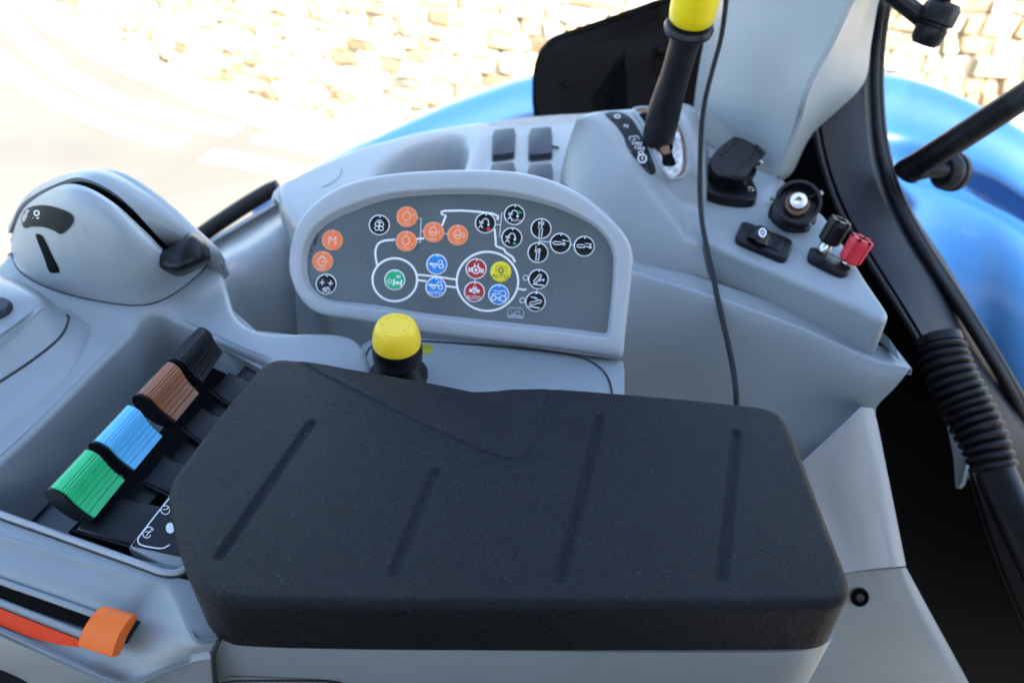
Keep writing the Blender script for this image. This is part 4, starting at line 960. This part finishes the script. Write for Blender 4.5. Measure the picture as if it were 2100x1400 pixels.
# orange slider cap
os_ = thing('slider_knob', 'orange slider cap at the end of the black slot', 'slider', T(215, 1300))
q = [(203, 1243), (268, 1262), (226, 1349), (155, 1326)]
zt = .016
a, b, c, d = T(*q[0], zt), T(*q[1], zt), T(*q[2], zt * .95), T(*q[3], zt * .95)
prof = [(0, -.003), (.06, -.0008), (.18, .0012), (.38, .0024), (.6, .0022), (.82, .0008), (.95, -.0012), (1, -.003)]
pp = spl([Vector((x, y, 0)) for x, y in prof], 4); ring = [(p.x, p.y) for p in pp] + [(.985, -.0085), (.8, -.0062), (.5, -.005), (.2, -.0062), (.015, -.0085)]
bm = bmesh.new(); ra = [bm.verts.new(a.lerp(d, x) + TN * y) for x, y in ring]; rb = [bm.verts.new(b.lerp(c, x) + TN * y) for x, y in ring]; n = len(ring)
f1 = bm.faces.new(ra); f2 = bm.faces.new(list(reversed(rb)))
for i in range(n): bm.faces.new([ra[(i + 1) % n], ra[i], rb[i], rb[(i + 1) % n]])
bmesh.ops.bevel(bm, geom=list(f1.edges) + list(f2.edges), offset=.0012, segments=3, profile=.5, affect='EDGES', clamp_overlap=True)
fin('cap', bm, 'orange', os_, angle=40)
st_ = [a.lerp(c, .5) + (a - b) * .28 + (a - d) * .3, a.lerp(c, .5) + (b - a) * .40 + (a - d) * .3, a.lerp(c, .5) + (b - a) * .40 - (a - d) * .25, a.lerp(c, .5) + (a - b) * .28 - (a - d) * .25]
slab('stalk', [p - TN * .008 for p in st_], -TN * .014, 'black', os_, .001)

# ================================================================ yellow push knob
kb0 = U(818, 772, ZC - .006); ka = (U(812, 672, ZC + .048) - kb0).normalized()
kn = thing('push_knob', 'yellow round push knob on a black collar beside the control panel', 'knob', kb0)
lathe('boot', kb0, ka, [(.0245, -.002), (.0245, .004), (.0215, .007), (.0195, .016), (.0165, .020), (0, .020)], 'rubber', kn, 48)
lathe('collar', kb0, ka, [(0, .018), (.0185, .019), (.0205, .022), (.0208, .032), (.019, .037), (0, .037)], 'black', kn, 48)
cap_ = lathe('knob_cap', kb0, ka, [(0, .0365), (.0186, .0365), (.0196, .0375), (.0198, .041), (.0188, .048), (.0170, .054), (.0158, .0565), (.0142, .0575), (.0125, .0572), (0, .0572)], 'yellow', kn, 64)
x_, y_, z_ = frame(ka); pts = []
for k in range(120):
    t = 2 * math.pi * k / 120; f = (k / 120 * 6) % 1; r_ = .0118 if f > .35 else .0118 - .0026 * math.sin(math.pi * f / .35)
    pts.append(kb0 + ka * .0572 + (x_ * math.cos(t) + y_ * math.sin(t)) * r_)
tube('emboss', pts, .00045, 'yellow', cap_, 6, True)

# ================================================================ CONTROL PANEL
PA, PB = U(650, 650, ZC), U(1270, 735, ZC)
pex = (PB - PA).normalized(); vdir = (CAM - UD(950, 520, .7)).normalized()
pn = (vdir - pex * vdir.dot(pex)).normalized(); pey = pn.cross(pex)
cp = thing('button_console', 'rounded grey control panel printed with a white tractor outline and round buttons', 'control panel', (PA + PB) / 2)
def P(px, py, off=0): return PL(px, py, PA + pn * off, pn)
outer = [(1276, 731), (1280, 700), (1287, 634), (1295, 560), (1297, 525), (1285, 487), (1249, 444), (1196, 401), (1131, 369), (1060, 352), (970, 347), (864, 350), (774, 359), (703, 378), (653, 407), (617, 444), (599, 484), (590, 530), (592, 562), (606, 601), (631, 633), (664, 648), (738, 660), (864, 684), (1060, 707), (1167, 720), (1262, 734)]
inner = [(1244, 682), (1248, 660), (1253, 616), (1258, 544), (1254, 512), (1238, 484), (1203, 455), (1131, 423), (1042, 403), (953, 398), (864, 401), (792, 410), (721, 434), (678, 455), (649, 480), (634, 511), (630, 540), (631, 562), (639, 587), (660, 607), (692, 617), (774, 626), (871, 642), (1024, 659), (1167, 674), (1236, 683)]
NPT = 200
def loop(pts, off):
    Q = spl([Vector((*p, 0)) for p in pts], 6, True); return [P(p.x, p.y, off) for p in resample(Q, NPT)]
O = loop(outer, .0); I = loop(inner, -.006)
cO = sum(O, Vector()) / NPT
def ringat(t, off): return [o.lerp(i + pn * .006, t) + pn * off for o, i in zip(O, I)]
bm = bmesh.new()
rings_ = [[cO + (o - cO) * .80 - pn * .055 for o in O], [cO + (o - cO) * .985 - pn * .030 for o in O], [o - pn * .012 for o in O], [o - pn * .0085 for o in O], [o - pn * .0078 for o in ringat(.03, 0)], [o for o in ringat(.0, -.006)], ringat(.02, -.0034), ringat(.06, -.0012), ringat(.12, .0002), ringat(.2, .0009), ringat(.5, .0012), ringat(.74, .0012), ringat(.80, .0008), ringat(.85, -.0006), ringat(.92, -.004), ringat(.97, -.0058), ringat(1.0, -.0062), ringat(1.0, -.012)]
rv = [[bm.verts.new(p) for p in r] for r in rings_]
for A, B in zip(rv, rv[1:]):
    for j in range(NPT): bm.faces.new([A[j - 1], A[j], B[j], B[j - 1]])
bm.faces.new(rv[0])
fin('housing', bm, 'pale', cp, angle=60)
FO = -.0065
face = slab('faceplate', loop(inner, FO), -pn * .003, 'face', cp)
# printed tractor drawing
def cw(x, y): return 560 + x * .35714, 330 + y * .35714     # measured on an enlarged crop
def cwl(L): return [cw(*p) for p in L]
fp1 = lambda x, y: P(x, y, FO + .0002)
bm = bmesh.new(); W_ = 4.2
stroke(bm, circ(*cw(699, 682), 45.8, 44, 64), W_, fp1, True)
stroke(bm, circ(*cw(1231, 691), 63, 60.5, 72), W_, fp1, True)
stroke(bm, spl([Vector((*p, 0)) for p in cwl([(598, 600), (588, 545), (590, 505), (606, 474), (640, 458), (700, 452)])], 6), W_, fp1)
stroke(bm, cwl([(825, 448), (868, 444)]), W_, fp1)
stroke(bm, cwl([(972, 368), (992, 314), (968, 306), (966, 294), (984, 287), (1080, 285), (1180, 292), (1262, 303), (1293, 318), (1292, 336), (1282, 330)]), W_, fp1)
stroke(bm, cwl([(1272, 392), (1277, 440), (1280, 488), (1300, 497), (1325, 506), (1338, 528), (1375, 552), (1390, 580)]), W_, fp1)
stroke(bm, cwl([(832, 653), (940, 664), (1050, 681)]), 3.6, fp1); stroke(bm, cwl([(832, 684), (880, 690)]), 3.6, fp1); stroke(bm, cwl([(995, 718), (1054, 727)]), 3.6, fp1)
stroke(bm, cwl([(1412, 734), (1444, 741), (1454, 733)]), 3.4, fp1)
for L in ([(830, 328), (850, 330), (845, 468), (824, 466)], [(848, 405), (864, 406)], [(983, 418), (1000, 419)], [(938, 655), (937, 665)], [(1160, 676), (1160, 694)], [(1280, 365), (1303, 367)], [(1325, 298), (1313, 298), (1300, 435), (1312, 437)], [(1530, 448), (1530, 467)], [(1530, 461), (1592, 466)], [(1712, 480), (1727, 482)], [(1515, 736), (1513, 752)]):
    stroke(bm, cwl(L), 1.4, fp1)
stroke(bm, circ(*cw(1450, 671), 5.2), 1.4, fp1, True); stroke(bm, circ(*cw(1432, 800), 5.2), 1.4, fp1, True)
prints('tractor_outline', bm, 'ink', face)
bm = bmesh.new(); fp2 = lambda x, y: P(x, y, FO + .00035)
for L in ([(1347, 866), (1358, 842), (1432, 846), (1441, 872), (1436, 903), (1346, 897)],): stroke(bm, cwl(L), 2.2, fp1, True)
stroke(bm, cwl([(1352, 890), (1392, 888), (1434, 894)]), 4, fp1); stroke(bm, cwl([(1375, 878), (1410, 862)]), 2.4, fp2); stroke(bm, cwl([(1368, 858), (1368, 882), (1415, 884), (1415, 860)]), 1.4, fp2)
prints('manual_symbol', bm, 'fadeink', face)
# scuffed rim of the faceplate
bm = bmesh.new(); random.seed(3)
for k in range(26):
    t = random.uniform(.0, 1); x, y = lerp(634, 652, t) + random.uniform(-1, 3), lerp(530, 478, t) + random.uniform(-2, 2)
    stroke(bm, [(x, y), (x + random.uniform(-2, 3), y - random.uniform(2, 6))], random.uniform(.8, 2), fp1)
prints('worn_edge', bm, 'seam', face)

TOP = FO + .0016
ROT = R(5)
def icon(kind, cx, cy, bm):
    """strokes in button units (1 = radius 22 px); material slot 0 white, 1 accent"""
    ca, sa = math.cos(ROT), math.sin(ROT)
    fn = lambda x, y: P(x, y, TOP + .00012)
    def L(p): return cx + 22 * (p[0] * ca - p[1] * sa), cy + 21.5 * (p[0] * sa + p[1] * ca)
    def s_(pts, w=1.7, closed=False): stroke(bm, [L(p) for p in pts], w, fn, closed)
    def f_(pts, mi=0): fillp(bm, [L(p) for p in pts], fn, mi)
    def t_(s, x, y, size, sx=1): textbm(bm, s, *L((x, y)), size * 22, ROT, fn, 0, sx)
    def tractor(x, y, k, arrow=None):
        s_(circ(x + .38 * k, y + .22 * k, .26 * k, n=14), 1.8, True); s_(circ(x - .34 * k, y + .30 * k, .17 * k, n=12), 1.7, True)
        s_([(x - .52 * k, y + .12 * k), (x - .5 * k, y - .12 * k), (x + .02 * k, y - .16 * k), (x + .06 * k, y - .52 * k), (x + .5 * k, y - .52 * k), (x + .58 * k, y + .02 * k)], 1.7); s_([(x - .14 * k, y + .26 * k), (x + .1 * k, y + .26 * k)], 1.6)
    if kind not in ('yellow',): f_(circ(0, -.78, .075, n=8))
    if kind == 'M': t_('M', .0, .06, 1.12)
    elif kind == 'gauge':
        s_(circ(-.05, .02, .40, n=18), 1.7, True); s_([(-.05, .02), (.25, .0)], 1.7); s_([(-.3, -.38), (-.2, -.5), (.1, -.5), (.2, -.38)], 1.5); t_('n/min', 0, .66, .36)
    elif kind == 'wheels':
        for x in (-.38, .40):
            s_([(x - .22, -.12), (x + .22, -.12)], 1.7); s_([(x, -.36), (x, .12)], 1.7)
        s_(circ(-.12, .62, .12, n=10), 1.5, True); s_(circ(.22, .56, .17, n=10), 1.5, True); s_([(-.3, .5), (.0, .3), (.3, .3)], 1.5)
    elif kind == 'gears':
        for x, y in ((-.2, -.08), (.2, -.08), (-.2, .32), (.2, .32)): s_(circ(x, y, .2, n=12), 1.7, True)
        s_([(-.25, -.44), (.22, -.44)], 1.7); s_([(0, -.44), (0, .3)], 1.4)
    elif kind.startswith('eng'):
        s_([(-.38, -.05), (-.34, -.3), (-.22, -.34), (-.2, -.5), (.1, -.5), (.12, -.34), (.24, -.28), (.3, .0), (.2, .26), (-.05, .36), (-.3, .24)], 1.8, True)
        if kind in ('eng1', 'eng2'):
            s_([(-.36, .02), (.28, .02)], 2.2); t_(kind[-1], .55, -.02, .62); t_('n/min', -.02, .66, .32)
        else: t_('+' if kind == 'engp' else '-', .56, -.2 if kind == 'engp' else .18, .62); t_('n/min', .0, .66, .34)
    elif kind.startswith('hl'):
        s_([(-.56, .5), (-.5, .34), (-.26, .34), (-.2, .5)], 1.8); s_([(-.38, .34), (-.38, .05)], 1.8); s_([(-.58, -.14), (-.18, .06)], 1.6); s_([(-.56, .06), (-.2, -.14)], 1.6)
        s_(circ(.0, -.08, .3, .34, 12, math.pi * 1.05, math.pi * 2), 1.7); s_([(.3, -.08), (.3, .12)], 1.7); f_([(.16, .08), (.44, .08), (.3, .30)])
        if kind == 'hl_red': f_(circ(.34, .56, .19, n=14), 1)
        elif kind == 'hl_auto': f_([(.36, -.46), (.72, -.24), (.40, -.12)], 1); t_('AUTO', .22, .55, .36)
        else: f_([(.18, .36), (.58, .56), (.2, .68)], 1)
    elif kind in ('cyl_u', 'cyl_d'):
        u = kind == 'cyl_u'
        y0, y1 = (.0, .78) if u else (-.02, .76)
        s_([(-.12, y0), (.14, y0), (.1, y1), (-.14, y1)], 1.8, True); s_(circ(.08, -.52 if u else -.24, .13, n=10), 1.8, True); s_([(.06, -.4 if u else -.12), (.02, y0)], 1.7)
        s_([(-.24, -.05 if u else -.66), (-.22, -.62 if u else -.08)], 1.4); k = -.66 if u else -.04; sg = 1 if u else -1; f_([(-.34, k + .18 * sg), (-.12, k + .18 * sg), (-.22, k - .06 * sg)])
    elif kind in ('cyl_l', 'cyl_r'):
        r = kind == 'cyl_r'; x1 = .02 if r else .06
        s_([(-.72, .0), (-.6, -.12), (x1, -.12), (x1, .14), (-.6, .14)], 1.7, True); s_([(x1, .02), (.24 if not r else .44, .02)], 1.7); s_(circ(.34 if not r else .56, .04, .1, n=10), 1.8, True)
        if r: s_([(.06, -.28), (.6, -.24)], 1.3); f_([(.52, -.34), (.72, -.24), (.52, -.14)])
        else: s_([(.3, -.3), (.8, -.26)], 1.3); f_([(.32, -.40), (.10, -.30), (.32, -.18)])
    elif kind == 'axle':
        s_([(-.08, -.02), (-.06, .52)], 3.4); s_([(.62, .0), (.62, .56)], 3.4); s_([(-.06, .26), (.62, .28)], 2.2); s_(circ(.28, .26, .13, n=10), 1.8, True); s_(circ(-.46, .18, .18, n=10), 1.4, True)
        for y in (-.42, -.28): s_([(.12, y + .06), (.26, y - .06), (.36, y + .06), (.5, y - .06)], 1.6)
    elif kind in ('blue_t', 'blue_auto'):
        a = -.05 if kind == 'blue_t' else -.22
        s_(circ(.42, .18 + a, .2, n=14), 1.8, True); s_(circ(-.22, .22 + a, .15, n=12), 1.8, True); s_([(-.02, .1 + a), (.22, .1 + a)], 1.7)
        s_([(-.3, .02 + a), (-.02, -.02 + a), (.14, -.06 + a), (.18, -.36 + a), (.46, -.36 + a), (.52, -.02 + a)], 1.8)
        f_([(-.78, .06 + a), (-.46, -.12 + a), (-.42, .2 + a)]); s_([(-.46, .04 + a), (-.3, .04 + a)], 2.4)
        if kind == 'blue_auto': t_('AUTO', 0, .58, .50)
    elif kind in ('diff', 'diff_auto'):
        k = 1 if kind == 'diff' else .66; b = .1 if kind == 'diff' else -.12
        for sx in (-1, 1):
            for y in (-.12, .02, .16): s_([(sx * .38 * k, b + y * k), (sx * .74 * k, b + (y + .02) * k)], 1.9)
            s_([(sx * .34 * k, b - .16 * k), (sx * .16 * k, b - .32 * k), (sx * .18 * k, b - .62 * k)], 2.2)
        s_(circ(0, b + .02, .34 * k, n=16), 2.0, True); f_(circ(0, b + .02, .15 * k, n=12))
        if kind == 'diff_auto': t_('AUTO', -.02, .58, .50)
    elif kind == 'yellow':
        s_([(-.46, .06), (-.46, -.52), (.5, -.48), (.5, .1)], 1.3); s_(circ(.0, -.12, .2, n=14), 1.8, True)
        for k in range(8):
            a = k * math.pi / 4; s_([(.22 * math.cos(a), -.12 + .22 * math.sin(a)), (.32 * math.cos(a), -.12 + .32 * math.sin(a))], 1.5)
        t_('AUTO', 0, .46, .56)
    elif kind == 'blue_t2':
        s_(circ(.42, .34, .28, n=16), 2, True); s_(circ(-.44, .36, .22, n=14), 2, True); s_([(-.6, .1), (-.52, -.04), (.12, -.08), (.14, -.38), (.58, -.38), (.66, .1)], 1.9); s_([(-.14, .3), (.08, .3)], 1.8)
        s_([(-.42, -.34), (.02, -.3)], 1.6); f_(circ(-.42, -.34, .07, n=8)); f_([(-.06, .36), (.14, .48), (.02, .6)])
    elif kind in ('imp_u', 'imp_d'):
        u = kind == 'imp_u'
        if u: s_([(-.42, .22), (.04, -.46), (.2, -.44), (.24, -.28), (-.18, .36), (-.34, .36)], 1.9, True); s_(circ(.3, .3, .2, .3, 8, math.pi * 1.1, math.pi * 1.75), 1.8); f_([(.3, -.02), (.6, -.08), (.46, .18)]); s_([(-.46, .5), (.56, .56)], 2.2)
        else: s_([(-.5, .12), (.42, -.22), (.56, -.12), (.5, .04), (-.38, .36), (-.52, .28)], 1.9, True); s_([(-.46, -.42), (-.1, -.38), (.1, -.32)], 1.8); f_([(-.06, -.48), (.2, -.28), (-.08, -.24)]); s_([(-.62, .48), (.46, .58)], 2.2)
BT = [('M', 341, 455, 'b_orange', 'orange button marked M'), ('gauge', 285, 577, 'b_orange', 'orange button with a gauge symbol'), ('wheels', 305, 707, 'b_black', 'black button with arrow crosses over a tractor'),
      ('gears', 610, 368, 'b_black', 'black button with four linked rings'), ('engp', 769, 321, 'b_orange', 'orange button with engine and plus'), ('engm', 765, 461, 'b_orange', 'orange button with engine and minus'),
      ('eng1', 922, 409, 'b_orange', 'orange button with engine and 1'), ('eng2', 1061, 426, 'b_orange', 'orange button with engine and 2'), ('hl_red', 1219, 357, 'b_black', 'black button with a red dot'),
      ('hl_auto', 1386, 309, 'b_black', 'black button with AUTO and green arrow'), ('hl_green', 1371, 441, 'b_black', 'black button with a low green arrow'), ('cyl_u', 1539, 389, 'b_black', 'black button with upward cylinder'),
      ('cyl_d', 1521, 527, 'b_black', 'black button with downward cylinder'), ('cyl_l', 1650, 473, 'b_black', 'black button with retracting cylinder'), ('cyl_r', 1787, 490, 'b_black', 'black button with extending cylinder'),
      ('axle', 699, 683, 'b_green', 'green axle button inside the front wheel'), ('blue_t', 940, 594, 'b_blue', 'blue button with tractor and arrow'), ('blue_auto', 935, 725, 'b_blue', 'blue tractor button with AUTO'),
      ('diff', 1166, 619, 'b_red', 'dark red axle button'), ('yellow', 1308, 636, 'b_yellow', 'yellow AUTO button'), ('diff_auto', 1156, 751, 'b_red', 'dark red axle button with AUTO'), ('blue_t2', 1296, 767, 'b_blue', 'blue button with a large tractor'),
      ('imp_u', 1524, 679, 'b_black', 'black button with raised implement'), ('imp_d', 1507, 808, 'b_black', 'black button with lowered implement')]
for kind, x, y, m_, lab_ in BT:
    cx, cy = cw(x, y); rad = 21.6 if kind not in ('imp_u', 'imp_d') else 21
    bm = bmesh.new()
    lay = [(1.0, FO - .0005), (1.0, FO + .0007), (.965, FO + .0010), (.915, FO + .00115), (.90, FO + .0010), (.885, FO + .0012), (.83, TOP - .0001), (.75, TOP), (.4, TOP)]
    rg = [[bm.verts.new(P(px_, py_, o_)) for px_, py_ in circ(cx, cy, rad * s_, rad * s_ * .985, 40)] for s_, o_ in lay]
    for k, (A, B) in enumerate(zip(rg, rg[1:])):
        for j in range(40): bm.faces.new([A[j - 1], A[j], B[j], B[j - 1]]).material_index = 1 if k < 4 else 0
    bm.faces.new(rg[-1]).material_index = 0; bm.faces.new(list(reversed(rg[0]))).material_index = 1
    btn = fin('button', bm, [m_, 'peach' if m_ == 'b_orange' else ('b_yellow' if m_ == 'b_yellow' else 'ink')], cp, lab_, angle=40)
    bm = bmesh.new(); icon(kind, cx, cy, bm)
    prints('symbol', bm, ['seam' if kind == 'yellow' else ('pink' if m_ == 'b_orange' else 'ink'), 'redk' if kind == 'hl_red' else 'b_green'], btn)

# ================================================================ ARMREST PAD
Tp = [(556, 744), (575, 740), (600, 741), (700, 752), (800, 768), (900, 786), (1000, 804), (1050, 807), (1085, 803), (1115, 799), (1145, 799), (1200, 803), (1400, 820), (1530, 834), (1572, 841), (1600, 855), (1620, 882), (1640, 930), (1680, 1034), (1715, 1125), (1736, 1182), (1741, 1208), (1734, 1232), (1712, 1245), (1660, 1249), (1400, 1251), (1000, 1251), (700, 1249), (480, 1243), (430, 1232), (402, 1212), (384, 1180), (364, 1120), (350, 1060), (345, 1025), (352, 992), (376, 955), (440, 868), (500, 795), (533, 757)]
scp = [(560, 500), (600, 730), (672, 772), (740, 806), (810, 842), (900, 884), (980, 922), (1030, 938), (1065, 938), (1090, 920), (1104, 880), (1112, 840), (1122, 790), (1150, 500)]
scw = [U(x, y, 0) for x, y in scp]
grv = [((638, 868), (452, 1138)), ((893, 968), (808, 1172)), ((1229, 858), (1150, 1184)), ((1510, 888), (1481, 1182))]
grw = [(U(*a, 0), U(*b, 0)) for a, b in grv]
def ztop(x, y):
    z = 0.
    if inpoly(x, y, scw): d = polyd(x, y, scw); z -= .0125 * min(1, (d * d / .03 if d < .015 else d - .0075) / .060) - .0007 * math.exp(-((d - .002) / .009) ** 2)
    for k, (a, b) in enumerate(grw):
        d = segd(x, y, a, b); wv = .0047
        if d < wv: z -= (.0019 if k != 1 else .0014) * sm(0, 1, 1.25 * (1 - d / wv))
    z += .0006 * noise.noise(Vector((x * 14, y * 14, 0)))
    return z
TW = resample(spl([U(x, y, -.004 - (.008 * sm(680, 1000, x) * (1 - sm(1050, 1115, x)) if y < 830 else 0)) for x, y in Tp], 6, True), 420)
pad = cushion('armrest_pad', TW, ztop, ZC, .0065, 'vinyl', None, .0013, 7)
tag(pad, 'black grained vinyl armrest pad with four pressed grooves', 'armrest')
